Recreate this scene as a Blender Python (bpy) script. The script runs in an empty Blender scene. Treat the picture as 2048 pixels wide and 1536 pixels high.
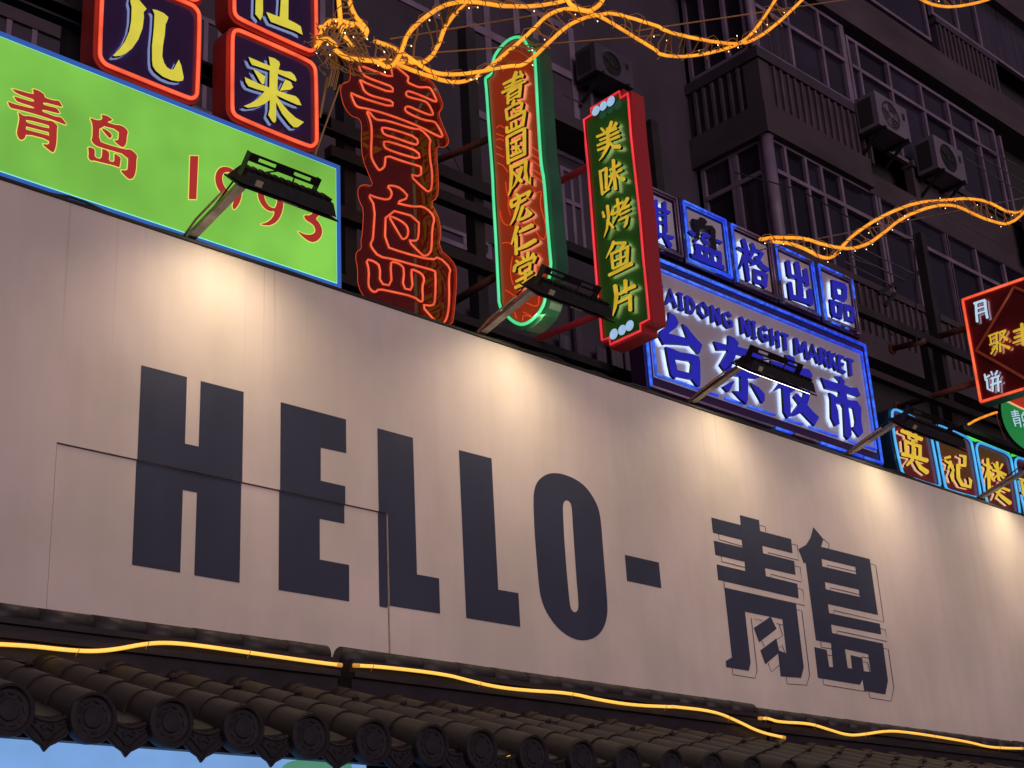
import bpy, math, random
from mathutils import Vector, Matrix
from mathutils.geometry import delaunay_2d_cdt
R_ = random.Random(7)
S = bpy.context.scene
COL = S.collection

# ------------------------------------------------------------------ camera
FWD = Vector((0.65157272, 0.65968712, 0.37452089))
RGT = Vector((0.72509305, -0.68668983, -0.05193413))
UPV = Vector((-0.22291941, -0.30540135, 0.9257629))
FPX = 3018.0
CAM = Vector((0, 0, 1.6))
cam = bpy.data.cameras.new('camera'); co = bpy.data.objects.new('camera', cam); COL.objects.link(co)
m = Matrix((RGT, UPV, -FWD)).transposed().to_4x4(); m.translation = CAM
co.matrix_world = m
cam.sensor_width = 36; cam.lens = 36 * FPX / 2048; cam.clip_start = .05; cam.clip_end = 500
S.camera = co

# ------------------------------------------------------------------ world, light, exposure
def lin(r, g, b):
    f = lambda c: (c/255/12.92) if c/255 <= .04045 else ((c/255+.055)/1.055)**2.4
    return (f(r), f(g), f(b))
SUN_EL, SUN_AZ = math.radians(8), math.radians(200)
w = bpy.data.worlds.new('World'); S.world = w; w.use_nodes = True
nt = w.node_tree; nt.nodes.clear()
sky = nt.nodes.new('ShaderNodeTexSky'); sky.sky_type = 'NISHITA'; sky.sun_disc = False
sky.sun_elevation = SUN_EL; sky.sun_rotation = SUN_AZ
bg = nt.nodes.new('ShaderNodeBackground'); bg.inputs[1].default_value = .0015
bg2 = nt.nodes.new('ShaderNodeBackground'); bg2.inputs[0].default_value = (.50, .36, .62, 1); bg2.inputs[1].default_value = .14
ad = nt.nodes.new('ShaderNodeAddShader'); wo = nt.nodes.new('ShaderNodeOutputWorld')
nt.links.new(sky.outputs[0], bg.inputs[0]); nt.links.new(bg.outputs[0], ad.inputs[0])
nt.links.new(bg2.outputs[0], ad.inputs[1]); nt.links.new(ad.outputs[0], wo.inputs[0])
sl = bpy.data.lights.new('street_glow', 'SUN'); sl.energy = 1.14; sl.angle = math.radians(40); sl.color = (1, .775, .77)
so = bpy.data.objects.new('street_glow', sl); COL.objects.link(so)
so.rotation_euler = Vector((.25, 1, -.12)).to_track_quat('-Z', 'Y').to_euler()
vs = S.view_settings; vs.view_transform = 'Standard'; vs.look = 'None'; vs.exposure = 0; vs.gamma = 1; vs.use_curve_mapping = False
S.render.engine = 'CYCLES'
S.cycles.use_denoising = True
try: S.cycles.denoiser = 'OPENIMAGEDENOISE'
except Exception: pass
S.cycles.max_bounces = 6; S.cycles.diffuse_bounces = 3; S.cycles.glossy_bounces = 3; S.cycles.transparent_max_bounces = 12
S.cycles.sample_clamp_indirect = 3; S.cycles.use_light_tree = True

# ------------------------------------------------------------------ helpers
def ray(x, y): return FWD*FPX + RGT*(x-1024) - UPV*(y-768)
def onY(x, y, Y): d = ray(x, y); return CAM + d*((Y-CAM.y)/d.y)
def onX(x, y, X): d = ray(x, y); return CAM + d*((X-CAM.x)/d.x)
def P(s, c=(0, 0, 1)):
    return [(c[0]+float(a.split(',')[0])/c[2], c[1]+float(a.split(',')[1])/c[2]) for a in s.split()]
class PL:   # an upright plane: ax 'Y' faces the street, ax 'X' stands at right angles to it
    def __init__(s, ax, v): s.ax, s.v = ax, v
    def uv(s, p):
        if s.ax == 'Y': q = onY(p[0], p[1], s.v); return (q.x, q.z)
        q = onX(p[0], p[1], s.v); return (q.y, q.z)
    def w(s, uv, d=0):        # d: distance out of the plane towards the viewer
        return Vector((uv[0], s.v-d, uv[1])) if s.ax == 'Y' else Vector((s.v-d, uv[0], uv[1]))
def even_odd(p, cs):
    x, y = p; r = False
    for c in cs:
        n = len(c)
        for i in range(n):
            x0, y0 = c[i]; x1, y1 = c[(i+1) % n]
            if (y0 > y) != (y1 > y) and x < (x1-x0)*(y-y0)/(y1-y0)+x0: r = not r
    return r
def cdt(contours):
    vs, es = [], []
    for c in contours:
        b = len(vs); vs += [Vector(p) for p in c]; es += [(b+i, b+(i+1) % len(c)) for i in range(len(c))]
    o = delaunay_2d_cdt(vs, es, [], 0, 1e-5)
    return [tuple(v) for v in o[0]], [f for f in o[2]]
def region(contours, test):
    V, F = cdt(contours); T = []
    for f in F:
        c = (sum(V[i][0] for i in f)/len(f), sum(V[i][1] for i in f)/len(f))
        if test(c): T.append(tuple(f))
    return V, T
def smooth(pts, closed=True, n=1):
    for _ in range(n):
        o = []; N = len(pts)
        for i in range(N if closed else N-1):
            a, b = pts[i], pts[(i+1) % N]
            o.append(tuple(a[k]*.75+b[k]*.25 for k in range(len(a)))); o.append(tuple(a[k]*.25+b[k]*.75 for k in range(len(a))))
        if not closed: o = [pts[0]]+o+[pts[-1]]
        pts = o
    return pts
def stroke(pts, closed=False):   # pts (x,y,width) -> outline with brush-like ends
    L, Rr = [], []; n = len(pts)
    for i, (x, y, wd) in enumerate(pts):
        a = pts[(i-1) % n] if (i > 0 or closed) else pts[i]; b = pts[(i+1) % n] if (i < n-1 or closed) else pts[i]
        dx, dy = b[0]-a[0], b[1]-a[1]; l = math.hypot(dx, dy) or 1; nx, ny = -dy/l*wd/2, dx/l*wd/2
        L.append((x+nx, y+ny)); Rr.append((x-nx, y-ny))
    if closed: return [L, Rr]
    (x0, y0, w0), (x1, y1, w1) = pts[0], pts[-1]
    d0 = (pts[1][0]-x0, pts[1][1]-y0); l = math.hypot(*d0) or 1; cap0 = (x0-d0[0]/l*w0*.28, y0-d0[1]/l*w0*.28)
    d1 = (x1-pts[-2][0], y1-pts[-2][1]); l = math.hypot(*d1) or 1; cap1 = (x1+d1[0]/l*w1*.28, y1+d1[1]/l*w1*.28)
    return [L+[cap1]+Rr[::-1]+[cap0]]
def ST(s, c, dw=None, k=1):   # 'x,y,w x,y,w | x,y,w ...' strokes -> list of shapes in photo pixels
    out = []
    for part in s.split('|'):
        p = []
        for a in part.split():
            t = [float(q) for q in a.split(',')]
            if len(t) == 2: t.append(dw)
            p.append((c[0]+t[0]/c[2], c[1]+t[1]/c[2], t[2]*k/c[2]))
        out.append(stroke(p))
    return out
def PG(s, c):            # polygon outlines 'outer ; hole ; hole | next shape'
    return [[P(q, c) for q in sh.split(';')] for sh in s.split('|')]
ROOT = {}
def thing(name, label, cat, loc=(0, 0, 0), group=None):
    o = bpy.data.objects.new(name, None); COL.objects.link(o); o.location = loc; o.empty_display_size = .1
    o['label'] = label; o['category'] = cat
    if group: o['group'] = group
    ROOT[o] = Vector(loc); return o
def mesh(name, V, F, mats, parent=None, smooth_=False, mi=None):
    off = ROOT.get(parent, Vector((0, 0, 0))) if parent is not None else Vector((0, 0, 0))
    me = bpy.data.meshes.new(name)
    me.from_pydata([tuple(Vector(v)-off) for v in V], [], [tuple(f) for f in F])
    for mt in (mats if isinstance(mats, (list, tuple)) else [mats]): me.materials.append(mt)
    if mi: me.polygons.foreach_set('material_index', mi)
    if smooth_: me.polygons.foreach_set('use_smooth', [True]*len(F))
    me.update()
    o = bpy.data.objects.new(name, me); COL.objects.link(o)
    if parent is not None: o.parent = parent; ROOT[o] = off
    return o
def tag(o, label=None, cat=None, group=None, kind=None):
    for k, v in (('label', label), ('category', cat), ('group', group), ('kind', kind)):
        if v: o[k] = v
    return o
class MB:
    def __init__(s): s.V = []; s.F = []; s.M = []
    def add(s, V, F, mi=0):
        b = len(s.V); s.V += [Vector(v) for v in V]; s.F += [tuple(i+b for i in f) for f in F]; s.M += [mi]*len(F); return s
    def box(s, a, b, mi=0):
        x0, y0, z0 = (min(a[i], b[i]) for i in range(3)); x1, y1, z1 = (max(a[i], b[i]) for i in range(3))
        return s.add([(x0,y0,z0),(x1,y0,z0),(x1,y1,z0),(x0,y1,z0),(x0,y0,z1),(x1,y0,z1),(x1,y1,z1),(x0,y1,z1)],
                     [(0,3,2,1),(4,5,6,7),(0,1,5,4),(1,2,6,5),(2,3,7,6),(3,0,4,7)], mi)
    def bar(s, a, b, w_, h_, mi=0, up=Vector((0, 0, 1))):
        a, b = Vector(a), Vector(b); d = (b-a).normalized(); u = up if abs(d.dot(up)) < .95 else Vector((0, 1, 0))
        x = d.cross(u).normalized()*w_/2; y = x.cross(d).normalized()*h_/2
        V = [p+sx*x+sy*y for p in (a, b) for sx, sy in ((-1,-1),(1,-1),(1,1),(-1,1))]
        return s.add(V, [(3,2,1,0),(4,5,6,7),(0,1,5,4),(1,2,6,5),(2,3,7,6),(3,0,4,7)], mi)
    def tube(s, pts, r, n=8, closed=False, mi=0, caps=True):
        pts = [Vector(p) for p in pts]; N = len(pts); V = []; F = []; prev = None
        for i, p in enumerate(pts):
            a = pts[(i-1) % N] if (i or closed) else p; b = pts[(i+1) % N] if (i < N-1 or closed) else p
            d = (b-a); d = d.normalized() if d.length > 1e-9 else Vector((1, 0, 0))
            if prev is None:
                x = d.orthogonal().normalized()
            else:
                x = prev-d*prev.dot(d); x = x.normalized() if x.length > 1e-6 else d.orthogonal().normalized()
            prev = x; y = d.cross(x); rr = r[i] if isinstance(r, list) else r
            V += [p+(x*math.cos(t)+y*math.sin(t))*rr for t in (2*math.pi*k/n for k in range(n))]
        for i in range(N if closed else N-1):
            A, B = i*n, ((i+1) % N)*n
            if closed and i == N-1:   # pick the rotation that lines the last ring up with the first
                k0 = min(range(n), key=lambda k: (V[A]-V[B+k]).length)
            else: k0 = 0
            for k in range(n):
                F.append((A+k, A+(k+1) % n, B+(k+1+k0) % n, B+(k+k0) % n))
        if not closed and caps: F.append(tuple(range(n))[::-1]); F.append(tuple((N-1)*n+k for k in range(n)))
        return s.add(V, F, mi)
    def build(s, name, mats, parent=None, smooth_=False): return mesh(name, s.V, s.F, mats, parent, smooth_, s.M)
def solid(name, pl, shapes, thick, mats, parent, d=0, sm=False, uvs=False):
    """a flat cut-out: front face on plane pl (moved d out), walls `thick` deep behind it. mats: front, side, back"""
    U = [[[p if uvs else pl.uv(p) for p in c] for c in sh] for sh in shapes]
    if sm: U = [[smooth(c) for c in sh] for sh in U]
    V, T = region([c for sh in U for c in sh], lambda p: any(even_odd(p, sh) for sh in U))
    mb = MB(); n = len(V)
    flip = (pl.ax == 'X')
    def orient(f):
        a = sum(V[f[i]][0]*V[f[(i+1) % len(f)]][1]-V[f[(i+1) % len(f)]][0]*V[f[i]][1] for i in range(len(f)))
        f = f if a > 0 else f[::-1]
        return f[::-1] if flip else f
    T = [orient(f) for f in T]
    fr = [pl.w(v, d) for v in V]
    if thick <= 0: return mesh(name, fr, T, mats[:1], parent)
    bk = [pl.w(v, d-thick) for v in V]
    ec = {}
    for f in T:
        for i in range(len(f)): e = (f[i], f[(i+1) % len(f)]); ec[e] = 1
    sides = [(a, b) for (a, b) in ec if (b, a) not in ec]
    F = T + [(b, a, a+n, b+n) for a, b in sides] + [tuple(i+n for i in f[::-1]) for f in T]
    mi = [0]*len(T) + [min(1, len(mats)-1)]*len(sides) + [min(2, len(mats)-1)]*len(T)
    return mesh(name, fr+bk, F, mats, parent, mi=mi)
def neon(name, pl, pts, r, mat, parent, d=.0, closed=True, n=2, sides=8):
    u = [pl.uv(p) for p in pts]
    u = smooth(u, closed, n)
    return MB().tube([pl.w(p, d) for p in u], r, sides, closed).build(name, mat, parent, True)
def grow(pts, k):      # move a closed outline outward by k
    n = len(pts); ar = sum(pts[i][0]*pts[(i+1) % n][1]-pts[(i+1) % n][0]*pts[i][1] for i in range(n)); s = 1 if ar > 0 else -1; o = []
    for i in range(n):
        a, p, b = pts[i-1], pts[i], pts[(i+1) % n]
        d1 = Vector((p[0]-a[0], p[1]-a[1])).normalized(); d2 = Vector((b[0]-p[0], b[1]-p[1])).normalized()
        n1 = Vector((d1.y, -d1.x)); n2 = Vector((d2.y, -d2.x)); nn = (n1+n2); l = nn.length
        nn = nn/l if l > 1e-6 else n1; q = k*s/max(.5, nn.dot(n1)); o.append((p[0]+nn.x*q, p[1]+nn.y*q))
    return o

# ------------------------------------------------------------------ materials
MT = {}
def mat(name, base, rough=.6, metal=0, emit=None, es=0, noise=None, bump=0, coat=0, spec=.5, sampling=None, edge=None):
    mt = bpy.data.materials.new(name); mt.use_nodes = True; n = mt.node_tree; b = n.nodes['Principled BSDF']
    b.inputs['Base Color'].default_value = (*base, 1); b.inputs['Roughness'].default_value = rough; b.inputs['Metallic'].default_value = metal
    b.inputs['Specular IOR Level'].default_value = spec; b.inputs['Coat Weight'].default_value = coat
    if emit: b.inputs['Emission Color'].default_value = (*emit, 1); b.inputs['Emission Strength'].default_value = es
    if noise:   # (scale vector, strength, detail)
        tc = n.nodes.new('ShaderNodeTexCoord'); mp = n.nodes.new('ShaderNodeMapping'); mp.inputs['Scale'].default_value = noise[0]
        nz = n.nodes.new('ShaderNodeTexNoise'); nz.inputs['Scale'].default_value = 1; nz.inputs['Detail'].default_value = noise[2] if len(noise) > 2 else 4
        n.links.new(tc.outputs['Object'], mp.inputs[0]); n.links.new(mp.outputs[0], nz.inputs['Vector'])
        def mixc(col, sock):
            mr = n.nodes.new('ShaderNodeMapRange'); mr.inputs['From Min'].default_value = .3; mr.inputs['From Max'].default_value = .7
            mr.inputs['To Min'].default_value = 1-noise[1]; mr.inputs['To Max'].default_value = 1+noise[1]*.6
            n.links.new(nz.outputs[0], mr.inputs[0])
            mx = n.nodes.new('ShaderNodeVectorMath'); mx.operation = 'SCALE'; mx.inputs[0].default_value = col
            n.links.new(mr.outputs[0], mx.inputs['Scale']); n.links.new(mx.outputs[0], sock)
        mixc(emit if emit else base, b.inputs['Emission Color'] if emit else b.inputs['Base Color'])
        if bump:
            bp = n.nodes.new('ShaderNodeBump'); bp.inputs['Strength'].default_value = bump; bp.inputs['Distance'].default_value = .01
            n.links.new(nz.outputs[0], bp.inputs['Height']); n.links.new(bp.outputs[0], b.inputs['Normal'])
    if sampling: mt.cycles.emission_sampling = sampling
    if edge:      # light tube: the glass wall seen edge-on looks deeper in colour than the gas column
        lw = n.nodes.new('ShaderNodeLayerWeight'); lw.inputs[0].default_value = .42
        rp = n.nodes.new('ShaderNodeMix'); rp.data_type = 'RGBA'; rp.blend_type = 'MULTIPLY'; rp.inputs[7].default_value = (*edge, 1)
        src = b.inputs['Emission Color'].links[0].from_socket; n.links.new(lw.outputs['Facing'], rp.inputs[0]); n.links.new(src, rp.inputs[6]); n.links.new(rp.outputs[2], b.inputs['Emission Color'])
    return mt
M = MT
M['black'] = mat('black_paint', (.012, .011, .012), .45, noise=((9, 9, 9), .4))
M['side'] = mat('letter_return', (.01, .009, .011), .4)
M['steel'] = mat('painted_steel', (.02, .017, .018), .55, noise=((4, 4, 4), .5), bump=.1)
M['galv'] = mat('galvanised_steel', (.28, .26, .25), .38, .8, noise=((7, 7, 30), .45), bump=.15)
M['lampbody'] = mat('lamp_casting', (.02, .019, .02), .5, .3, noise=((20, 20, 20), .3))
M['lens'] = mat('led_lens', (.9, .9, .9), .3, emit=(1, .86, .6), es=6)
M['tile'] = mat('glazed_grey_tile', (.030, .021, .022), .6, noise=((7, 4, 7), .45, 6), bump=.25, spec=.4)
M['tile_end'] = mat('moulded_tile_clay', (.016, .013, .019), .7, noise=((20, 20, 20), .5, 5), bump=.4)
M['ridge'] = mat('ridge_clay', (.019, .013, .018), .55, noise=((6, 9, 14), .45, 5), bump=.4)
M['flex'] = mat('yellow_light_flex', (.8, .5, .1), .4, emit=lin(255, 205, 95), es=1.1, noise=((3, 3, 3), .12), edge=(.75, .5, .25))
M['flex_cap'] = mat('flex_end_cap', (.5, .3, .1), .3, emit=lin(225, 150, 60), es=.6)
M['gar'] = mat('amber_light_tube', (.8, .4, .05), .4, emit=lin(250, 175, 50), es=1.1, noise=((7, 7, 7), .3, 5), edge=(.7, .38, .15))
M['wire'] = mat('brown_wire', (.42, .22, .08), .6)
M['bulb'] = mat('fairy_bulb', (1, .9, .7), .3, emit=(1, .8, .5), es=3)
M['cable'] = mat('dark_cable', (.015, .013, .015), .6)
M['cord'] = mat('tan_cord', (.35, .2, .1), .6)
M['red_neon'] = mat('red_neon_glass', (.5, .02, .01), .3, emit=(1.0, .16, .06), es=1.1, noise=((5, 5, 5), .4, 3), edge=(.6, .12, .2))
M['red_tube'] = mat('orange_red_neon_glass', (.5, .05, .02), .3, emit=(1.0, .17, .07), es=.82, noise=((6, 6, 6), .3, 3), edge=(.6, .15, .15))
M['pink_neon'] = mat('crimson_neon_glass', (.5, .02, .04), .3, emit=(.85, .05, .06), es=1.0, noise=((8, 8, 3), .3, 3), edge=(.6, .3, .3))
M['green_neon'] = mat('mint_neon_glass', (.1, .6, .3), .3, emit=lin(85, 225, 160), es=1.0, noise=((8, 8, 3), .2, 3), edge=(.1, .55, .3))
M['lime_neon'] = mat('green_led_tube', (.1, .6, .1), .3, emit=lin(60, 215, 80), es=1.0)
M['blue_neon'] = mat('blue_neon_glass', (.03, .08, .6), .3, emit=lin(60, 110, 235), es=1.0, noise=((22, 22, 22), .6, 4), edge=(.2, .2, .8))
M['dead_neon'] = mat('unlit_neon_glass', (.25, .17, .27), .2, coat=.5)
M['cyan_neon'] = mat('cyan_neon_glass', (.1, .4, .6), .3, emit=lin(70, 172, 228), es=1.0, noise=((9, 9, 9), .25, 4), edge=(.15, .4, .7))
M['dim_neon'] = mat('dim_orange_neon', (.4, .1, .03), .3, emit=lin(205, 62, 28), es=.85)
M['yel'] = mat('yellow_lit_letter', (.6, .5, .08), .4, emit=lin(190, 188, 55), es=.9, noise=((9, 9, 9), .12), sampling='NONE')
M['gold'] = mat('gold_lit_letter', (.6, .45, .06), .4, emit=lin(212, 176, 45), es=.82, noise=((14, 14, 14), .2), sampling='NONE')
M['bluel'] = mat('blue_lit_letter', (.01, .01, .2), .4, emit=lin(30, 32, 160), es=.85, noise=((6, 6, 6), .1), sampling='NONE')
M['whitel'] = mat('white_lit_letter', (.7, .8, .9), .4, emit=lin(176, 208, 228), es=.9, sampling='NONE')
M['halo_w'] = mat('letter_back_led_white', (.2, .2, .2), .5, emit=(.50, .72, 1.0), es=4)
M['halo_b'] = mat('letter_back_led_cool', (.2, .2, .2), .5, emit=(.50, .66, 1.0), es=2.7)
M['halo_y'] = mat('letter_back_led_warm', (.2, .2, .2), .5, emit=(1, .86, .5), es=3.4)
M['dark_halo'] = M['side']
M['navyface'] = mat('navy_sign_face', (.035, .012, .07), .18, noise=((3, 3, 3), .2), coat=.6)
M['redface'] = mat('deep_red_sign_face', (.20, .012, .012), .22, noise=((3, 3, 3), .2), coat=.4)
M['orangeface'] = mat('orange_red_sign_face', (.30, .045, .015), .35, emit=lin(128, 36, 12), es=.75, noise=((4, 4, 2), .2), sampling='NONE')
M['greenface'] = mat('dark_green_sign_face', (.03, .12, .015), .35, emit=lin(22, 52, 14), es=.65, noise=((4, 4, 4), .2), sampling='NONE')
M['redbox'] = mat('red_sign_return', (.36, .03, .02), .35, noise=((4, 4, 4), .2))
M['crimbox'] = mat('crimson_sign_return', (.30, .014, .018), .4, emit=lin(70, 18, 20), es=.5, sampling='NONE')
M['greenbox'] = mat('green_sign_return', (.03, .13, .07), .32, noise=((3, 3, 3), .2))
M['steelpanel'] = mat('brushed_steel_sign_face', (.60, .57, .64), .34, .3, noise=((2, 2, 2), .12), bump=.05)
M['purpleframe'] = mat('dark_purple_frame', (.035, .012, .06), .3, coat=.3)
M['tealbox'] = mat('teal_black_return', (.01, .03, .035), .4)
M['lime'] = mat('backlit_green_vinyl', (.1, .4, .05), .5, emit=lin(128, 198, 74), es=.76, noise=((1.5, 1.5, 1.3), .36, 2))
M['blueframe'] = mat('blue_vinyl_frame', (.03, .12, .45), .4, emit=lin(40, 82, 158), es=.8, sampling='NONE')
M['cyanline'] = mat('pale_cyan_edge', (.3, .7, .7), .4, emit=lin(120, 222, 196), es=.9, sampling='NONE')
M['redvinyl'] = mat('red_vinyl_print', (.3, .02, .02), .5, emit=lin(146, 36, 34), es=.95, noise=((5, 5, 5), .12), sampling='NONE')
M['yelline'] = mat('pale_yellow_outline', (.6, .5, .1), .5, emit=lin(206, 205, 92), es=.95, sampling='NONE')
M['pearl'] = mat('pale_blue_disc', (.5, .65, .8), .4, emit=lin(150, 190, 222), es=.9, noise=((30, 30, 30), .15), sampling='NONE')
M['tealshade'] = mat('teal_disc_shadow', (.03, .12, .07), .5, emit=lin(34, 74, 52), es=.7, sampling='NONE')
M['skyblue'] = mat('backlit_blue_print', (.1, .25, .6), .5, emit=lin(116, 156, 210), es=1.08, noise=((3, 3, 5), .12, 5))
M['emblem'] = mat('green_print', (.05, .3, .2), .5, emit=lin(82, 142, 116), es=.95, noise=((6, 6, 6), .15), sampling='NONE')
M['brownline'] = mat('faint_glow_orange_tube', (.20, .05, .02), .3, emit=lin(96, 34, 20), es=.7, sampling='NONE')  # unlit tube given a faint glow by emission
M['beer_green'] = mat('backlit_green_disc', (.03, .3, .1), .4, emit=lin(36, 122, 62), es=.85, sampling='NONE')
M['beer_red'] = mat('backlit_red_band', (.4, .05, .02), .4, emit=lin(172, 46, 30), es=.85, sampling='NONE')
M['cream'] = mat('cream_arc', (.7, .55, .3), .4, emit=lin(226, 176, 122), es=.95, sampling='NONE')
M['wall'] = mat('dirty_render', (.046, .033, .055), .85, noise=((1.2, 1.2, .8), .4, 7), bump=.4)
M['wall2'] = mat('stained_render', (.055, .039, .051), .85, noise=((.8, .8, 2.2), .4, 7), bump=.4)
M['white_frame'] = mat('aluminium_window_frame', (.19, .14, .215), .5, noise=((3, 3, 3), .3))
M['curtain'] = mat('faded_curtain', (.07, .058, .08), .9, noise=((10, 10, 1.0), .5))
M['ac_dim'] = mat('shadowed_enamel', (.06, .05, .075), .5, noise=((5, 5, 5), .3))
M['ac'] = mat('air_conditioner_enamel', (.15, .125, .17), .4, noise=((5, 5, 5), .15))
M['rib'] = mat('precast_rib', (.078, .054, .072), .85, noise=((3, 3, 3), .35), bump=.3)
M['rod'] = mat('rusty_red_rod', (.16, .05, .03), .6, noise=((8, 8, 8), .4))
M['asphalt'] = mat('street_paving', (.12, .11, .11), .8, noise=((3, 3, 3), .3), bump=.3)
M['sticker'] = mat('paper_label', (.5, .42, .3), .6)
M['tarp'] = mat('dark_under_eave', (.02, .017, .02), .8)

def glass(name, col, rough, tr):
    mt = bpy.data.materials.new(name); mt.use_nodes = True; n = mt.node_tree; n.nodes.clear()
    o = n.nodes.new('ShaderNodeOutputMaterial'); t = n.nodes.new('ShaderNodeBsdfTransparent'); t.inputs[0].default_value = (*tr, 1)
    g = n.nodes.new('ShaderNodeBsdfGlossy'); g.inputs['Roughness'].default_value = rough; g.inputs['Color'].default_value = (*col, 1)
    f = n.nodes.new('ShaderNodeFresnel'); f.inputs[0].default_value = 1.5; x = n.nodes.new('ShaderNodeMixShader')
    n.links.new(f.outputs[0], x.inputs[0]); n.links.new(t.outputs[0], x.inputs[1]); n.links.new(g.outputs[0], x.inputs[2]); 
    df = n.nodes.new('ShaderNodeBsdfDiffuse'); df.inputs[0].default_value = (.55, .05, .03, 1); y = n.nodes.new('ShaderNodeMixShader'); y.inputs[0].default_value = .09  # the neon's red glow in the sheet is put in as red diffuse colour
    n.links.new(x.outputs[0], y.inputs[1]); n.links.new(df.outputs[0], y.inputs[2]); n.links.new(y.outputs[0], o.inputs[0]); return mt
M['pane2'] = mat('window_glass_with_net_curtain', (.040, .032, .048), .25, spec=.35, noise=((14, 14, .8), .5))
M['pane3'] = mat('open_dark_window', (.007, .006, .010), .2, spec=.35)
M['acrylic'] = glass('acrylic_with_red_glow', (1, 1, 1), .02, (.86, .80, .80))
M['pane'] = mat('dark_window_glass', (.022, .018, .032), .12, spec=.35, noise=((.7, .7, .7), .5))

def panel_mat(name, base, alt):
    """painted board: weather streaks that run down, blotches, fine grain"""
    mt = bpy.data.materials.new(name); mt.use_nodes = True; n = mt.node_tree; b = n.nodes['Principled BSDF']
    b.inputs['Roughness'].default_value = .5; b.inputs['Specular IOR Level'].default_value = .28
    tc = n.nodes.new('ShaderNodeTexCoord')
    def nz(scale, det, lo, hi):
        mp = n.nodes.new('ShaderNodeMapping'); mp.inputs['Scale'].default_value = scale
        t = n.nodes.new('ShaderNodeTexNoise'); t.inputs['Scale'].default_value = 1; t.inputs['Detail'].default_value = det
        mr = n.nodes.new('ShaderNodeMapRange'); mr.inputs[1].default_value = lo; mr.inputs[2].default_value = hi
        n.links.new(tc.outputs['Object'], mp.inputs[0]); n.links.new(mp.outputs[0], t.inputs['Vector']); n.links.new(t.outputs[0], mr.inputs[0]); return mr.outputs[0]
    st = nz((46, 46, .30), 2, .63, .70); bl = nz((1.5, 1.5, .9), 6, .36, .64); top = nz((9, 9, .8), 4, .45, .75)
    sp = n.nodes.new('ShaderNodeSeparateXYZ'); n.links.new(tc.outputs['Object'], sp.inputs[0])
    gr = n.nodes.new('ShaderNodeMapRange'); gr.inputs[1].default_value = .1; gr.inputs[2].default_value = 1.25; n.links.new(sp.outputs[2], gr.inputs[0])
    mu = n.nodes.new('ShaderNodeMath'); mu.operation = 'MULTIPLY'; n.links.new(st, mu.inputs[0]); n.links.new(gr.outputs[0], mu.inputs[1])
    m1 = n.nodes.new('ShaderNodeMix'); m1.data_type = 'RGBA'; m1.inputs[6].default_value = (*base, 1); m1.inputs[7].default_value = (*alt, 1); n.links.new(bl, m1.inputs[0])
    m2 = n.nodes.new('ShaderNodeMix'); m2.data_type = 'RGBA'; m2.inputs[7].default_value = (*(c*.62 for c in base), 1)
    m2f = n.nodes.new('ShaderNodeMath'); m2f.operation = 'MULTIPLY'; m2f.inputs[1].default_value = .85; n.links.new(mu.outputs[0], m2f.inputs[0])
    pat = nz((1.4, 1.4, .25), 2, .42, .62); m2g = n.nodes.new('ShaderNodeMath'); m2g.operation = 'MULTIPLY'; n.links.new(m2f.outputs[0], m2g.inputs[0]); n.links.new(pat, m2g.inputs[1])
    n.links.new(m2g.outputs[0], m2.inputs[0]); n.links.new(m1.outputs[2], m2.inputs[6])
    m3 = n.nodes.new('ShaderNodeMix'); m3.data_type = 'RGBA'; m3.inputs[7].default_value = (*(c*.8 for c in alt), 1)
    m3f = n.nodes.new('ShaderNodeMath'); m3f.operation = 'MULTIPLY'; m3f.inputs[1].default_value = .16; n.links.new(top, m3f.inputs[0])
    n.links.new(m3f.outputs[0], m3.inputs[0]); n.links.new(m2.outputs[2], m3.inputs[6]); n.links.new(m3.outputs[2], b.inputs['Base Color'])
    wv = nz((1.7, 1.7, 1.1), 3, .2, .8); bp = n.nodes.new('ShaderNodeBump'); bp.inputs['Strength'].default_value = .35; bp.inputs['Distance'].default_value = .05
    n.links.new(wv, bp.inputs['Height']); n.links.new(bp.outputs[0], b.inputs['Normal'])
    return mt
M['board'] = panel_mat('cream_board', (.74, .645, .62), (.63, .565, .525))
M['navy'] = panel_mat('navy_print', (.046, .054, .098), (.038, .045, .082))

# ------------------------------------------------------------------ the setting
g = MB().box((-60, -60, -.2), (90, 60, 0)).build('ground', M['asphalt']); g['kind'] = 'structure'

# ------------------------------------------------------------------ apartment building behind
BY, BX = 9.8, 14.64
def sc(v): return 1.6+(v-1.6)*.7
bld = thing('apartment_building', 'dark apartment building with bay windows and ribbed balcony parapets behind the neon signs', 'building', (14, 11, 0))
def bpart(name, mb, mt, parent=bld): return mb.build(name, mt, parent)
WY = 11.0
bpart('wall', MB().box((-4, WY, 0), (BX, WY+.3, 24)), M['wall'])
bpart('wall', MB().box((BX+.02, BY+1.5, 0), (60, BY+1.8, 24)), M['wall'])
SL = [(sc(16.3)-2.8-2.8, .46), (sc(16.3)-2.8, .46), (sc(16.3), .46), (sc(16.3)+2.8, .62), (sc(16.3)+5.6, .5)]
def ribs(parent, pts, z0, z1):
    for p, ax in pts:
        q = MB()
        if ax == 'Y': q.box((p[0]-.022, p[1]-.04, z0), (p[0]+.022, p[1]+.02, z1))
        else: q.box((p[0]-.04, p[1]-.022, z0), (p[0]+.02, p[1]+.022, z1))
        q.build('rib', M['rib'], parent)
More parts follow.
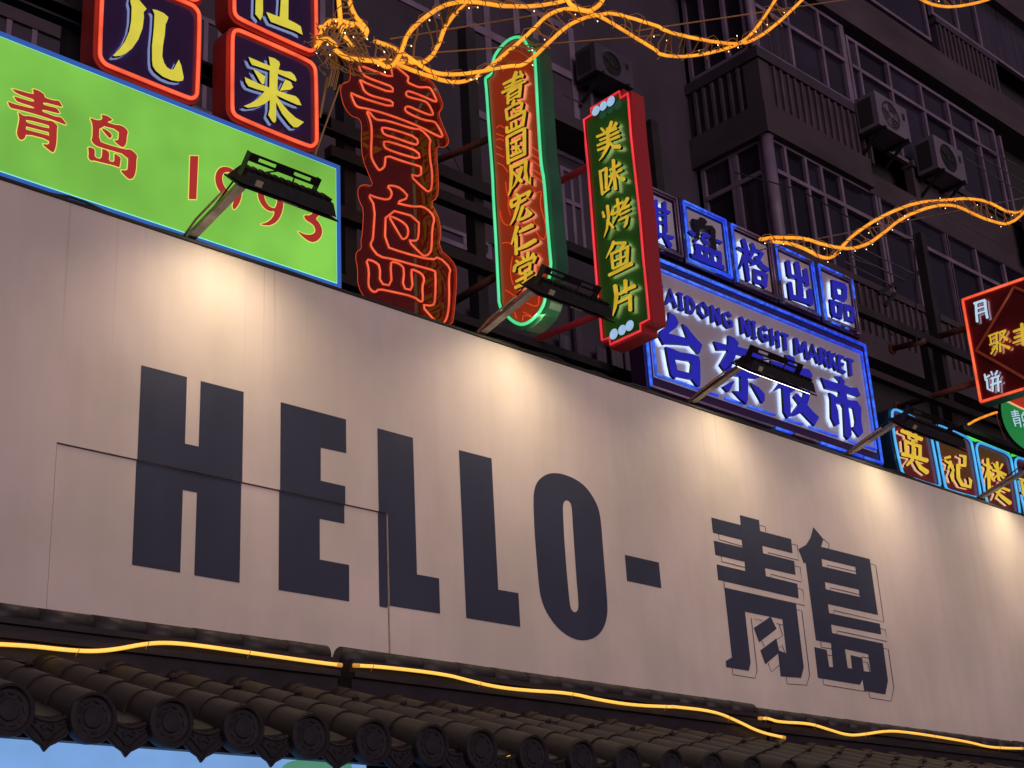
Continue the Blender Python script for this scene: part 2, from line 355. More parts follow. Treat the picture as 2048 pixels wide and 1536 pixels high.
def window(name_, pl, u0, u1, z0, z1, us=(), zs=(), wd=.05, dep=.06, parent=bld, d=0, skip=()):
    """frame with mullions at us and transoms at zs; the panes are parts of the window"""
    fr = MB()
    def rect(a0, a1, b0, b1, dd=0, e=0):
        A = pl.w((a0, b0), d+e); B = pl.w((a1, b1), d+e-dep-dd); fr.box(A, B)
    rect(u0, u0+wd, z0, z1); rect(u1-wd, u1, z0, z1); rect(u0+wd, u1-wd, z0, z0+wd); rect(u0+wd, u1-wd, z1-wd, z1)
    for k, u in enumerate(us): rect(u-wd*.5, u+wd*.5, z0+wd, z1-wd, 0, .006)
    for z in zs: rect(u0+wd, u1-wd, z-wd*.55, z+wd*.55, 0, .012)
    f = fr.build('window', M['white_frame'], parent)
    U = [u0]+sorted(us)+[u1]; Z = [z0]+sorted(zs)+[z1]
    for i in range(len(U)-1):
        for j in range(len(Z)-1):
            if (i, j) in skip: continue
            dd = R_.uniform(.035, .055)
            MB().box(pl.w((U[i]+wd*.4, Z[j]+wd*.4), d-dd), pl.w((U[i+1]-wd*.4, Z[j+1]-wd*.4), d-dd-.006)).build('pane', M[R_.choice(('pane', 'pane', 'pane', 'pane2', 'pane3'))], f)
    return f
FY = PL('Y', BY); FX = PL('X', BX)
def xs(*pp): return [onY(px, py, BY).x for px, py in pp]
# slabs and solid core of the bay (set behind the glass)
zb = [s[0] for s in SL]
def slab(x0, x1, z0, z1, name='slab', mt='wall2', dy=0): return bpart(name, MB().box((x0, BY-.10+dy, z0), (x1, WY+.29, z1)), M[mt])
slab(BX-.1, 17.0, zb[2], sc(16.96)); slab(17.0, 40, zb[2]-.03, zb[2]+.33, dy=.09)
slab(BX-.1, 40, zb[1], zb[1]+.35); slab(BX-.1, 40, zb[0], zb[0]+.35)
slab(BX-.1, 24.2, zb[3]+.02, sc(21.25)); slab(24.2, 40, zb[3], zb[3]+.4, dy=.12); slab(BX-.1, 40, zb[4], zb[4]+.6)
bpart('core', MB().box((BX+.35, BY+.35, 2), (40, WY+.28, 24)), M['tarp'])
# ribbed parapets
par = bpart('parapet', MB().box((BX-.02, BY-.02, sc(16.96)), (16.92, BY+.12, sc(18.0))).box((BX-.07, BY-.07, sc(18.0)), (16.96, BY+.14, sc(18.23))).box((BX-.02, BY+.13, sc(16.96)), (BX+.1, WY-.01, sc(18.0))).box((BX-.07, BY+.145, sc(18.0)), (BX+.12, WY-.01, sc(18.23))), M['wall'])
MB().box((BX-.06, BY-.06, sc(16.96)), (BX+.16, BY+.2, sc(17.95))).build('corner_post', M['wall2'], par)
ribs(par, [((BX+.3+i*.158, BY-.02), 'Y') for i in range(15)], sc(16.97), sc(17.98))
ribs(par, [((BX-.02, BY+.3+i*.15), 'X') for i in range(6)], sc(16.97), sc(17.98))
par = bpart('parapet', MB().box((19.9, BY-.02, sc(21.26)), (21.75, BY+.12, sc(22.2))).box((19.85, BY-.07, sc(22.2)), (21.8, BY+.14, sc(22.36))), M['wall'])
ribs(par, [((19.97+i*.145, BY-.02), 'Y') for i in range(13)], sc(21.27), sc(22.19))
for (a, b, z0, z1, n_) in ((BX, 18.3, zb[1]+.35, zb[1]+1.22, 21), (18.32, 30, zb[2]+.3, zb[2]+.95, 0), (18.32, 30, zb[1]+.35, zb[1]+1.22, 44), (20.3, 30, zb[2]+.96, zb[2]+1.0, 0)):
    par = bpart('parapet', MB().box((a-.02, BY-.015, z0), (b, BY+.12, z1-.1)).box((a-.05, BY-.06, z1-.1), (b, BY+.14, z1)), M['wall2'])
    if n_: ribs(par, [((a+.2+i*.158, BY-.015), 'Y') for i in range(n_)], z0+.01, z1-.12)
par = bpart('parapet', MB().box((21.2, BY-.3, zb[2]+.1), (27, BY-.2, zb[2]+.95)), M['wall'])
ribs(par, [((21.3+i*.15, BY-.3), 'Y') for i in range(34)], zb[2]+.12, zb[2]+.93)
# window bands
window('w', FY, BX+.08, 23.9, sc(14.0), sc(16.33), xs((1578,362),(1613,340),(1652,406),(1688,400),(1757,430),(1778,520),(1832,520),(1893,480),(1912,580),(1958,540),(2010,545)), [sc(15.61)], .055, .07)
window('w', FY, BX+.08, 17.0, sc(18.3), zb[3], xs((1583,90),(1652,140),(1690,120)), [sc(19.35)], .055, .07)
window('w', FY, 17.03, 21.3, sc(17.6), sc(20.1), xs((1715,110),(1777,140),(1845,200),(1893,200),(1952,250),(2003,290)), [sc(19.35)], .055, .07)
window('w', FY, BX+.1, 19.7, zb[3]+.9, zb[4], xs((1600,20),(1700,30)), [], .055, .07)
window('w', FY, 19.9, 24, sc(22.5), sc(24.6), xs((1915,40),(1958,60)), [], .055, .07)
window('w', FX, BY+.1, BY+1.14, sc(14.0), sc(16.33), [BY+.55, BY+.62], [sc(15.61)], .06, .07)
window('w', FX, BY+.1, BY+1.14, sc(18.3), zb[3], [BY+.46, BY+.82], [], .055, .07)
window('w', FX, BY+.1, BY+1.14, zb[1]+1.25, zb[2]-2.9+.9, [BY+.5], [], .055, .07)
pc = MB(); pc.tube([(BX+.03, BY+.03, sc(13.2)), (BX+.03, BY+.03, sc(16.28))], .085, 16).tube([(BX+.03, BY+.03, sc(16.28)), (BX+.03, BY+.03, sc(16.31))], .10, 16)
pc.build('corner_column', M['white_frame'], bld, True)
MB().tube([(BX+.03, BY+.03, sc(18.3)), (BX+.03, BY+.03, sc(20.2))], .06, 12).build('corner_column', M['white_frame'], bld, True)
MB().tube([(24.4, BY-.2, 6), (24.4, BY-.2, 22)], .09, 12).build('drain_pipe', M['ridge'], bld, True)
MB().tube([(24.9, BY-.2, 6), (24.9, BY-.2, 22)], .05, 12).build('drain_pipe', M['ridge'], bld, True)
# main wall windows (left of the bay)
WP = PL('Y', WY-.02)
def wpx(x0, y0, x1, y1, us=(), zs=(), wd=.08):
    a, b = WP.uv((x0, y0)), WP.uv((x1, y1)); u0, u1, z1, z0 = a[0], b[0], a[1], b[1]
    window('w', WP, u0, u1, min(z0, z1), max(z0, z1), [u0+(u1-u0)*t for t in us], [z0+(z1-z0)*t for t in zs], wd, .08)
wpx(928, -60, 1168, 330, (.18, .45, .62), (.62,), .1)
wpx(1175, 128, 1248, 330, (.42,), (), .06)
wpx(760, -120, 880, 40, (.5,), (), .08)
wpx(640, -60, 700, 120, (.5,), (), .07)
wpx(870, 330, 985, 520, (.5,), (.2, .75), .06)
wpx(700, 360, 860, 560, (.3, .6), (.3,), .05)
wpx(1120, 330, 1175, 520, (.5,), (.6,), .05)
wpx(20, -30, 70, 130, (), (), .05)
wpx(380, 20, 440, 240, (.5,), (.5,), .05)
bpart('ledge', MB().box((BX-3.6, WY-.5, 11.2), (BX-2.0, WY-.02, 11.35)), M['wall2'])
for k, (x0, x1, z0, z1) in enumerate(((7.2, 9.3, 9.0, 10.1), (9.8, 12.2, 6.9, 8.2), (4.0, 6.2, 9.0, 9.6), (4.2, 5.9, 9.9, 10.35), (9.6, 11.1, 9.5, 10.4), (12.6, 14.2, 8.2, 9.2))):
    bpart('render_patch', MB().box((x0, WY-.035, z0), (x1, WY-.005, z1)), M['wall2'])
# hanging laundry-like curtains and corrugated strips behind the sign frames
for k in range(34):
    x = 7.0+k*.27+R_.uniform(-.06, .06); z1 = R_.choice((8.0, 8.6, 9.2)); z0 = z1-R_.uniform(.7, 1.9)
    if 7.0 < x < 14.3: bpart('curtain', MB().box((x, WY-.12, z0), (x+R_.uniform(.06, .2), WY-.10, z1)), M['curtain'])
for k in range(46):
    x = 8.3+k*.14; bpart('wall_slat', MB().box((x, WY-.3, 5.2), (x+.05, WY-.27, 7.35+.0*k)), M['curtain'])

# air conditioners on brackets
def aircon(px, py, w_, h_, label, dark, yf=BY-.42, am='ac'):
    p = onY(px, py, yf); x0, z1 = p.x, p.z
    t = thing('air_conditioner', label, 'air conditioner', (x0+w_/2, yf+.2, z1-h_), 'air conditioning units on the building')
    cx, cz = x0+w_*.44, z1-h_*.5; r = h_*.41
    body = MB().box((x0, yf+.03, z1-h_), (x0+w_, yf+.34, z1)).build('body', M[am], t)
    N = 28; ring = [(cx+r*math.cos(2*math.pi*k/N), cz+r*math.sin(2*math.pi*k/N)) for k in range(N)]
    solid('front_panel', PL('Y', yf), [[[(x0, z1-h_), (x0+w_, z1-h_), (x0+w_, z1), (x0, z1)], ring]], .03, [M[am]], t, uvs=True)
    MB().tube([(cx, yf+.028, cz), (cx, yf+.02, cz)], r*1.0, 28).build('fan_well', M['tarp'], t)
    fan = MB().tube([(cx, yf+.018, cz), (cx, yf-.006, cz)], r*.2, 14)
    for k in range(3):
        a = k*2.094
        V = [(cx+math.cos(a+e)*rr, yf+.012-dd, cz+math.sin(a+e)*rr) for rr, e, dd in ((r*.15, -.2, 0), (r*.85, -.3, .01), (r*.9, .5, 0), (r*.2, .6, .01))]
        fan.add(V, [(0, 1, 2, 3)])
    fan.build('fan', M['tarp'] if dark else M[am], t)
    gr = MB()
    for k in range(1, 6): gr.tube([(cx+r*k/5.4*math.cos(2*math.pi*j/24), yf-.004, cz+r*k/5.4*math.sin(2*math.pi*j/24)) for j in range(24)], .004, 4, True)
    gr.build('fan_grille', M['black'] if dark else M[am], t)
    MB().box((x0-.006, yf+.08, z1-h_+.06), (x0-.001, yf+.3, z1-.06)).build('side_grille', M['tarp'], t)
    MB().box((x0+w_*.82, yf-.004, z1-h_*.42), (x0+w_*.9, yf-.001, z1-h_*.22)).build('badge', M['black'], t)
    for xx in (x0+.1, x0+w_-.14):
        MB().bar((xx, yf-.04, z1-h_-.025), (xx, yf+.42, z1-h_-.025), .04, .045).bar((xx, yf+.02, z1-h_-.03), (xx, yf+.42, z1-h_-.3), .035, .035).build('bracket', M['black'], t)
aircon(1748, 180, .82, .56, 'pale air conditioner with light fan on the building, the upper left one of the pair', False)
aircon(1865, 268, .82, .56, 'air conditioner with black fan opening beside clothes rods, lower right one of the pair', True)
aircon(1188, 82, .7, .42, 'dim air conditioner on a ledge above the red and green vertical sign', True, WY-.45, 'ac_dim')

# steel rack the signs hang on
fr = thing('sign_rack', 'black steel rack of posts and beams standing behind the neon signs', 'steel frame', (9, 7.9, 5.8))
RY = 7.95
def zy(px, py, Y=RY): return onY(px, py, Y)
for px, py in ((150, 100), (700, 300), (955, 350), (1345, 600), (1862, 560)):
    x = zy(px, py).x; top = 9.4 if px not in (1862,) else zy(1850, 468).z
    fr2 = MB().box((x-.055, RY, 5.3), (x+.055, RY+.11, top)).build('post', M['steel'], fr)
x = zy(1915, 740).x; MB().box((x-.05, RY+.3, 5.3), (x+.05, RY+.4, zy(1890, 640).z)).build('post', M['steel'], fr)
for (px, py, x0, x1, h) in ((690, 262, 2, 8.0, .11), (700, 430, 2, 8.3, .10), (150, 30, 2, 6, .12), (1800, 655, 9.8, 17, .10), (1800, 770, 9.8, 17, .08), (1000, 440, 6, 10, .09), (1190, 730, 6, 12, .07)):
    z = zy(px, py).z; MB().box((x0, RY-.09, z-h), (x1, RY-.005, z)).build('beam', M['steel'], fr)
# round fixing rods that stand out from the rack
def rod(name, pl, a, b, r, mt, label, cat='fixing rod', flange=False, grp='rods fixing the blade signs'):
    A, B = pl.w(pl.uv(a)), pl.w(pl.uv(b)); t = thing(name, label, cat, A, grp)
    MB().tube([A, B], r, 10).build('rod', mt, t, True)
    if flange:
        d = (B-A).normalized(); MB().tube([A-d*.012, A+d*.012], .07, 18).build('flange', mt, t)
rod('fixing_rod', PL('X', 7.0), (815, 345), (985, 275), .028, M['rod'], 'brown rod sloping up to the upper left edge of the green bordered sign')
rod('fixing_rod', PL('X', 7.0), (905, 605), (1000, 548), .03, M['rod'], 'brown rod reaching the lower left edge of the green bordered sign')
rod('fixing_rod', PL('X', 8.1), (1122, 362), (1182, 330), .03, M['crimbox'], 'red rod behind the upper left edge of the crimson bordered sign')
rod('fixing_rod', PL('X', 8.1), (1045, 690), (1215, 622), .028, M['crimbox'], 'long red rod behind the lower left of the crimson bordered sign', flange=True)
rod('fixing_rod', PL('X', 14.3), (1785, 697), (1850, 682), .035, M['rod'], 'short brown rod with round flange above the long one', flange=True)
rod('fixing_rod', PL('X', 14.3), (1795, 815), (1962, 762), .035, M['rod'], 'long brown rod with round flange just above the blue bordered boxes', flange=True)
rod('fixing_rod', PL('X', 14.3), (1880, 672), (1940, 655), .035, M['rod'], 'rod at the left edge of the red bordered mooncake sign')
# clothes drying rods
dr = thing('drying_rack', 'three thin clothes rods on brackets outside the dark windows', 'drying rack', tuple(onY(1790, 520, 8.9)))
for a, b in (((1728,499),(1832,550)), ((1703,508),(1810,561)), ((1688,523),(1788,573))):
    MB().tube([onY(*a, 9.0), onY(*b, 9.0)], .011, 6).build('rail', M['galv'], dr)
for a, b in (((1758,588),(1800,560)), ((1770,612),(1790,588)), ((1790,575),(1838,545))):
    MB().bar(onY(*a, 9.02), onY(*b, 9.02), .03, .05).build('bracket', M['black'], dr)
dr = thing('drying_rack', 'thin clothes rods beside the lower air conditioner at right', 'drying rack', tuple(onY(1990, 320, 8.9)))
for a, b in (((1956,289),(2060,345)), ((1936,298),(2060,372)), ((1930,316),(2060,396))):
    MB().tube([onY(*a, 9.0), onY(*b, 9.0)], .010, 6).build('rail', M['galv'], dr)
for i, (pts, yy) in enumerate((([(1128,190),(1250,250)], 10.6), ([(1100,212),(1190,262)], 10.6), ([(1105,240),(1180,280)], 10.6))):
    tag(MB().tube([onY(*p, yy) for p in pts], .01, 5).build('wall_cable', M['galv']), ('uppermost', 'middle', 'lowest')[i]+' pale wire between the green and the red vertical signs', 'cable', 'wires on the wall')

# ------------------------------------------------------------------ the fascia sign HELLO-
T7 = PL('Y', 7.0)
fs = thing('fascia_sign', 'long cream fascia board printed HELLO and two dark blue characters', 'sign', (7, 7, 4.6))
HT = [T7.uv(p) for p in ((115,887),(775,1028),(778,1300),(96,1214))]
hx0, hx1, hz1 = (HT[0][0]+HT[3][0])/2, (HT[1][0]+HT[2][0])/2, (HT[0][1]+HT[1][1])/2
inn = [(hx0, 3.35), (hx1, 3.35), (hx1, hz1), (hx0, hz1)]
gp = .007; out = [(hx0-gp, 3.3), (hx1+gp, 3.3), (hx1+gp, hz1+gp), (hx0-gp, hz1+gp)]
ZT, ZB, XA, XB = 5.855, 3.3, .5, 17.0
solid('board', T7, [[[(XA, ZB), (XA, ZT), (XB, ZT), (XB, ZB), (out[1][0], ZB), out[2], out[3], (out[0][0], ZB)]]], .03, [M['board']], fs, uvs=True)
solid('hatch_board', T7, [[inn]], .03, [M['board']], fs, d=-.009, uvs=True)
MB().box((XA+.01, 7.032, ZB+.01), (XB-.01, 7.05, ZT-.03)).build('backing', M['black'], fs)
MB().box((XA, 6.985, ZT+.001), (XB, 7.07, ZT+.016)).build('top_trim', M['steel'], fs)
fx = MB()
for i in range(40): fx.box((XA+.2+i*.42, 7.06, ZB), (XA+.24+i*.42, 7.3, ZT-.1))
fx.build('stud', M['steel'], fs)['kind'] = 'stuff'
c1, c2, c3, c4 = (240,700,2.9536), (740,820,3.2), (1400,1010,3.936), (1580,1030,3.939)
def printed(name, shapes, lab=None):
    U = [[[T7.uv(p) for p in c] for c in sh] for sh in shapes]
    V, F = cdt([c for sh in U for c in sh]+[inn, out]); first = None
    for lay, d in ((0, .0018), (1, -.0072)):
        T = []
        for f in F:
            c = (sum(V[i][0] for i in f)/len(f), sum(V[i][1] for i in f)/len(f))
            if not any(even_odd(c, sh) for sh in U): continue
            i_in, i_out = even_odd(c, [inn]), even_odd(c, [out])
            if (lay == 1 and i_in) or (lay == 0 and not i_out):
                a = sum(V[f[i]][0]*V[f[(i+1) % 3]][1]-V[f[(i+1) % 3]][0]*V[f[i]][1] for i in range(3))
                T.append(f if a > 0 else f[::-1])
        if not T: continue
        used = sorted({i for f in T for i in f}); ix = {i: k for k, i in enumerate(used)}
        o = mesh(name, [T7.w(V[i], d) for i in used], [tuple(ix[i] for i in f) for f in T], M['navy'], first or fs)
        if lab and not first: o['label'] = lab
        if first: o['label'] = 'piece printed on the hatch board'
        first = first or o
    return first
printed('printed_letter', PG('125,90 395,160 383,553 464,571 476,183 730,248 711,1374 443,1329 459,840 376,824 360,1314 75,1267', c1), 'dark blue letter H')
printed('printed_letter', PG('948,308 1334,410 1336,610 1185,577 1185,772 1330,805 1330,1024 1184,995 1185,1236 1358,1268 1359,1484 941,1416', c1), 'dark blue letter E')
printed('printed_letter', PG('46,116 274,178 300,1052 441,1078 448,1304 117,1252 115,1265 65,1256', c2), 'first dark blue letter L, crossed by the hatch joint')
printed('printed_letter', PG('568,256 777,310 820,1150 949,1172 961,1389 615,1332', c2), 'second dark blue letter L')
O_ = [[smooth(P('1180,403 1225,408 1290,430 1350,465 1400,515 1440,580 1465,640 1478,720 1495,940 1510,1120 1519,1250 1518,1310 1505,1370 1480,1420 1440,1458 1380,1476 1330,1473 1270,1450 1210,1405 1160,1345 1120,1280 1095,1210 1083,1150 1065,950 1050,750 1044,560 1052,500 1072,455 1105,425 1140,408', c2)),
       smooth(P('1252,577 1270,582 1285,598 1292,640 1300,780 1318,1050 1334,1240 1330,1280 1313,1296 1298,1290 1282,1268 1272,1190 1255,1000 1242,820 1233,640 1236,595', c2))]]
printed('printed_letter', O_, 'dark blue letter O')
printed('printed_dash', PG('1630,927 1848,976 1864,1141 1644,1094', c2))
printed('printed_character', PG('87,98 319,158 312,79 464,119 472,205 716,268 728,381 490,321 496,380 740,441 752,551 511,496 518,560 765,620 776,736 142,590 129,467 356,520 349,447 119,393 107,281 332,335 326,275 101,218 | 190,655 755,780 816,1278 795,1362 634,1350 610,1140 678,1168 647,900 353,840 398,1240 383,1306 205,1277 201,1228 250,1200 | 555,878 602,975 464,1082 422,968 | 600,1050 625,1160 513,1255 473,1145', c3), 'dark blue character meaning green')
printed('printed_character', PG('183,95 262,190 243,250 627,347 692,788 298,702 307,772 707,857 718,942 323,863 331,930 731,1012 771,1305 750,1415 583,1385 570,1295 550,1338 219,1284 190,1040 287,1062 308,1196 338,1199 322,1010 203,988 122,375 107,382 65,270 125,235 160,180 ; 248,346 513,410 520,467 254,405 ; 274,528 541,588 548,645 281,585 ; 432,1056 614,1097 634,1237 581,1230 567,1125 476,1103 488,1211 454,1205', c4), 'dark blue character meaning island')
printed('outline_shadow', ST('145,228 150,273 332,325|165,400 168,445 355,492|187,600 190,655|470,160 512,172 517,210|722,308 764,316 778,436 535,375 535,385|747,480 787,490 801,607 557,545 557,568|770,658 808,667 824,792 190,652|760,825 800,832 862,1335 840,1418 683,1408 678,1355|490,910 402,893 448,1298 433,1364 257,1335 252,1288|602,935 620,935 650,1028 605,1060|485,1070 505,1115|535,1245 560,1315 622,1262|625,1125 645,1105 668,1165|620,940 650,945', c3, 5.5))
printed('outline_shadow', ST('262,190 308,230 302,262|634,387 674,396 739,843 342,752 343,778|712,895 750,903 764,997 368,912 368,935|735,1050 773,1058 817,1360 795,1467 628,1440 620,1395|258,1292 263,1337 597,1392|240,998 246,1042 328,1055|290,1102 333,1108|520,447 293,395 293,412|548,628 317,573 317,592|622,1130 560,1118|575,1155 610,1162 628,1235', c4, 5.5))

# flood lamps along the top edge
def lamp(bx, L, label, tilt=0, hx=None, cord=True):
    Yh, zh = 6.37, 5.985
    t = thing('flood_lamp', label, 'flood lamp', (bx, 6.98, 5.87), 'flood lamps over the fascia board')
    MB().bar((bx, 7.04, 5.885), (bx+.03, 6.42, 6.06), .058, .03).build('arm', M['galv'], t)
    x0 = hx if hx is not None else bx-.12; x1 = x0+L; w0 = .10
    n_before = set(bpy.data.objects)
    hd = MB()   # tapered housing: deep body over a flat flange
    zt, zb_ = zh+.055, zh-.012
    hd.add([(x0+.05, Yh-.05, zt), (x1-.05, Yh-.05, zt), (x1-.05, Yh+.07, zt+.005), (x0+.05, Yh+.07, zt+.005), (x0+.015, Yh-.085, zb_), (x1-.015, Yh-.085, zb_), (x1-.015, Yh+.10, zb_-.01), (x0+.015, Yh+.10, zb_-.01)],
           [(0,1,2,3),(7,6,5,4),(4,5,1,0),(5,6,2,1),(6,7,3,2),(7,4,0,3)])
    hd.build('housing', M['lampbody'], t)
    MB().box((x0, Yh-.095, zb_-.022), (x1, Yh+.11, zb_-.012)).build('flange', M['lampbody'], t)
    nf = int(L/.055)
    for k in range(nf):
        xx = x0+.08+k*(L-.16)/(nf-1); MB().box((xx-.012, Yh-.045, zt+.002), (xx+.012, Yh+.065, zt+.022)).build('cooling_fin', M['lampbody'], t)
    br = MB(); bx0, bx1 = x0+.035, x1-.18*L/.7; zz = zt+.105
    pl = PL('Y', Yh-.02)
    solid('bracket', pl, [[[(bx0, zz-.05), (bx1, zz-.05), (bx1, zz), (bx0, zz)], [(bx0+.06, zz-.035), (bx0+.18, zz-.035), (bx0+.18, zz-.015), (bx0+.06, zz-.015)], [(bx1-.18, zz-.035), (bx1-.06, zz-.035), (bx1-.06, zz-.015), (bx1-.18, zz-.015)]]], .005, [M['black']], t, uvs=True)
    MB().box((bx0-.004, Yh-.025, zh), (bx0, Yh+.03, zz)).build('bracket_leg', M['black'], t); MB().box((bx1, Yh-.025, zh+.02), (bx1+.004, Yh+.03, zz)).build('bracket_leg', M['black'], t)
    MB().box((x0+.05, Yh-.06, zb_-.027), (x1-.05, Yh+.08, zb_-.0225)).build('lens', M['lens'], t)
    MB().box((x0+.10, Yh-.088, zh-.002), (x0+.145, Yh-.079, zh+.034)).build('label_plate', M['sticker'], t)
    ca, sa = math.cos(.75+tilt), math.sin(.75+tilt); piv = Vector((0, Yh, zh))-Vector((0, ROOT[t].y, ROOT[t].z))
    for ob in [q for q in bpy.data.objects if q not in n_before and q.type == 'MESH']:
        for v in ob.data.vertices:
            dy, dz = v.co.y-piv.y, v.co.z-piv.z; v.co.y = piv.y+dy*ca-dz*sa; v.co.z = piv.z+dy*sa+dz*ca
        if ob.name.startswith(('bracket',)):
            for v in ob.data.vertices: v.co.y += .0
    MB().tube([Vector((bx1-.12, Yh, zt+.02)), Vector((bx1-.12, Yh-.03, zt+.07)), Vector((bx1-.17, Yh, zz+.0)), Vector((bx, Yh+.15, zt+.05)), Vector((bx, 6.9, 5.93))], .006, 6).build('cable', M['cable'], t, True)
    if cord: MB().tube([Vector((bx-.05, 7.02, 5.87)), Vector((bx-.06, 6.85, 5.93)), Vector((bx-.035, 6.6, 6.02))], .008, 6).build('cord', M['cord'], t, True)
    a = bpy.data.lights.new('lamp_light', 'AREA'); a.shape = 'RECTANGLE'; a.size = L-.12; a.size_y = .12; a.energy = LAMP_W*R_.uniform(.88, 1.1)*(1 if bx < 6 else .9 if bx < 8 else .74); a.color = (1, .78, .48)
    o = bpy.data.objects.new('lamp_light', a); COL.objects.link(o); o.parent = t
    o.location = Vector(((x0+x1)/2, Yh+.05*sa, zh-.06))-ROOT[t]
    a.spread = math.radians(138)
    o.rotation_euler = Vector((0, .26, -.965)).to_track_quat('-Z', 'X').to_euler()
LAMP_W = 8.6
cb = []
xx_ = .6
while xx_ < 16.5:
    cb.append(Vector((xx_, 7.03+R_.uniform(-.012, .012), 5.882+(.03 if R_.random() < .18 else 0)+R_.uniform(-.004, .008)))); xx_ += R_.uniform(.12, .3)
tag(MB().tube([Vector(v) for v in smooth([tuple(v) for v in cb], False, 1)], .008, 6).build('feed_cable', M['cable']), 'dark feed cable lying loosely along the top edge of the cream board', 'cable')
lamp(4.29, .70, 'black flood lamp on a grey arm in front of the green sign')
lamp(6.64, .76, 'black flood lamp in front of the foot of the green bordered vertical sign')
lamp(8.90, .87, 'black flood lamp in front of the blue lettered night market sign', -.09)
lamp(11.05, 1.0, 'dark flood lamp whose arm crosses the first yellow lettered box')
lamp(13.3, 1.0, 'flood lamp on the arm at the far right edge, before the last yellow lettered boxes')

# ------------------------------------------------------------------ green sign
GY = PL('Y', 7.22)
gs = thing('lightbox_sign', 'backlit green sign with blue frame and red lettering reading 1993', 'sign', (4.3, 7.25, 6.0))
c = [GY.uv(p) for p in ((0,63),(681,330),(683,580),(0,357))]
gx1 = (c[1][0]+c[2][0])/2; gzt = (c[0][1]+c[1][1])/2; gzb = (c[2][1]+c[3][1])/2; gx0 = 2.2
rc = lambda a, b, c_, d: [(a, c_), (b, c_), (b, d), (a, d)]
MB().box((gx0, 7.222, gzb), (gx1, 7.40, gzt)).build('box', M['blueframe'], gs)
solid('face', GY, [[rc(gx0+.05, gx1-.045, gzb+.045, gzt-.045)]], .01, [M['lime']], gs, d=.006, uvs=True)
solid('edge_line', GY, [[rc(gx0+.044, gx1-.038, gzb+.038, gzt-.038), rc(gx0+.05, gx1-.045, gzb+.045, gzt-.045)]], 0, [M['cyanline']], gs, d=.0015, uvs=True)
g1, g2 = (0,160,7.111), (360,280,6.0235)
def vinyl(s, c, lab):
    sh = PG(s, c); U = [[smooth([GY.uv(p) for p in q]) if len(q) > 4 else [GY.uv(p) for p in q] for q in h] for h in sh]
    solid('printed_character', GY, U, 0, [M['redvinyl']], gs, d=.0085, uvs=True)['label'] = lab
    O = [[grow(h[0], .006)]+[grow(q, -.006) for q in h[1:]] for h in U]
    solid('print_outline', GY, O, 0, [M['yelline']], gs, d=.0072, uvs=True)
vinyl('160,128 467,218 468,180 452,135 520,150 580,182 625,222 622,258 740,298 830,302 850,340 885,395 800,372 610,322 598,356 700,385 790,405 820,435 845,488 760,470 598,425 588,458 680,490 760,525 850,535 885,565 935,635 920,645 860,622 700,560 500,495 260,430 150,410 125,385 95,310 180,348 475,420 473,390 240,320 215,290 180,235 290,272 473,325 472,285 380,255 250,210 185,165 | 242,455 300,505 340,520 420,520 650,585 740,590 812,660 800,700 795,900 770,1010 745,1038 720,1030 580,915 688,930 688,858 360,770 345,840 280,868 235,800 230,740 262,600 265,530 ; 358,568 680,650 690,675 688,700 400,625 360,600 ; 360,668 680,750 690,800 360,712', g1, 'red character meaning green')
vinyl('1265,540 1345,575 1415,582 1450,555 1430,500 1500,512 1560,545 1595,580 1500,605 1620,645 1700,650 1770,685 1812,742 1795,800 1785,920 1740,968 1690,945 1600,862 1660,868 1678,840 1680,720 1405,645 1398,878 1500,920 1770,998 1850,992 1945,1080 1930,1140 1925,1300 1890,1400 1840,1420 1800,1405 1690,1285 1790,1298 1808,1260 1812,1080 1450,975 1335,935 1285,860 1305,830 1310,640 | 1420,685 1500,715 1565,765 1585,800 1565,835 1540,835 | 1240,955 1330,985 1340,1020 1335,1110 1435,1135 1445,1000 1440,988 1500,1000 1548,1045 1535,1160 1615,1178 1618,1090 1615,1050 1710,1110 1700,1180 1690,1258 1625,1225 1450,1185 1320,1150 1290,1160 1245,1120 1252,1040', g1, 'red character meaning island')
vinyl('113,198 212,200 188,720 98,718', g2, 'red numeral 1')
vinyl('530,325 600,340 660,385 705,450 735,540 740,640 720,740 680,810 640,850 620,800 640,740 650,690 640,675 590,688 530,680 480,640 440,580 418,510 415,450 430,390 470,340 ; 560,388 600,400 640,450 660,520 665,600 640,640 590,635 540,590 505,520 497,450 515,405', g2, 'first red numeral 9')
vinyl('925,600 935,540 980,480 1080,480 1180,560 1230,680 1240,780 1215,900 1160,990 1080,1035 1020,1035 950,1020 1040,1000 1110,940 1135,860 1080,868 1020,840 960,770 930,690 ; 1000,620 1040,560 1100,580 1150,650 1165,740 1140,825 1100,825 1050,790 1010,720', g2, 'second red numeral 9')
vinyl('1405,800 1410,740 1450,700 1560,720 1640,780 1680,860 1670,910 1620,955 1670,1000 1705,1080 1700,1150 1660,1210 1600,1240 1540,1225 1460,1165 1400,1095 1480,1140 1560,1150 1610,1130 1625,1090 1600,1030 1540,990 1500,965 1480,910 1560,915 1600,870 1590,810 1520,770 1440,770', g2, 'red numeral 3')

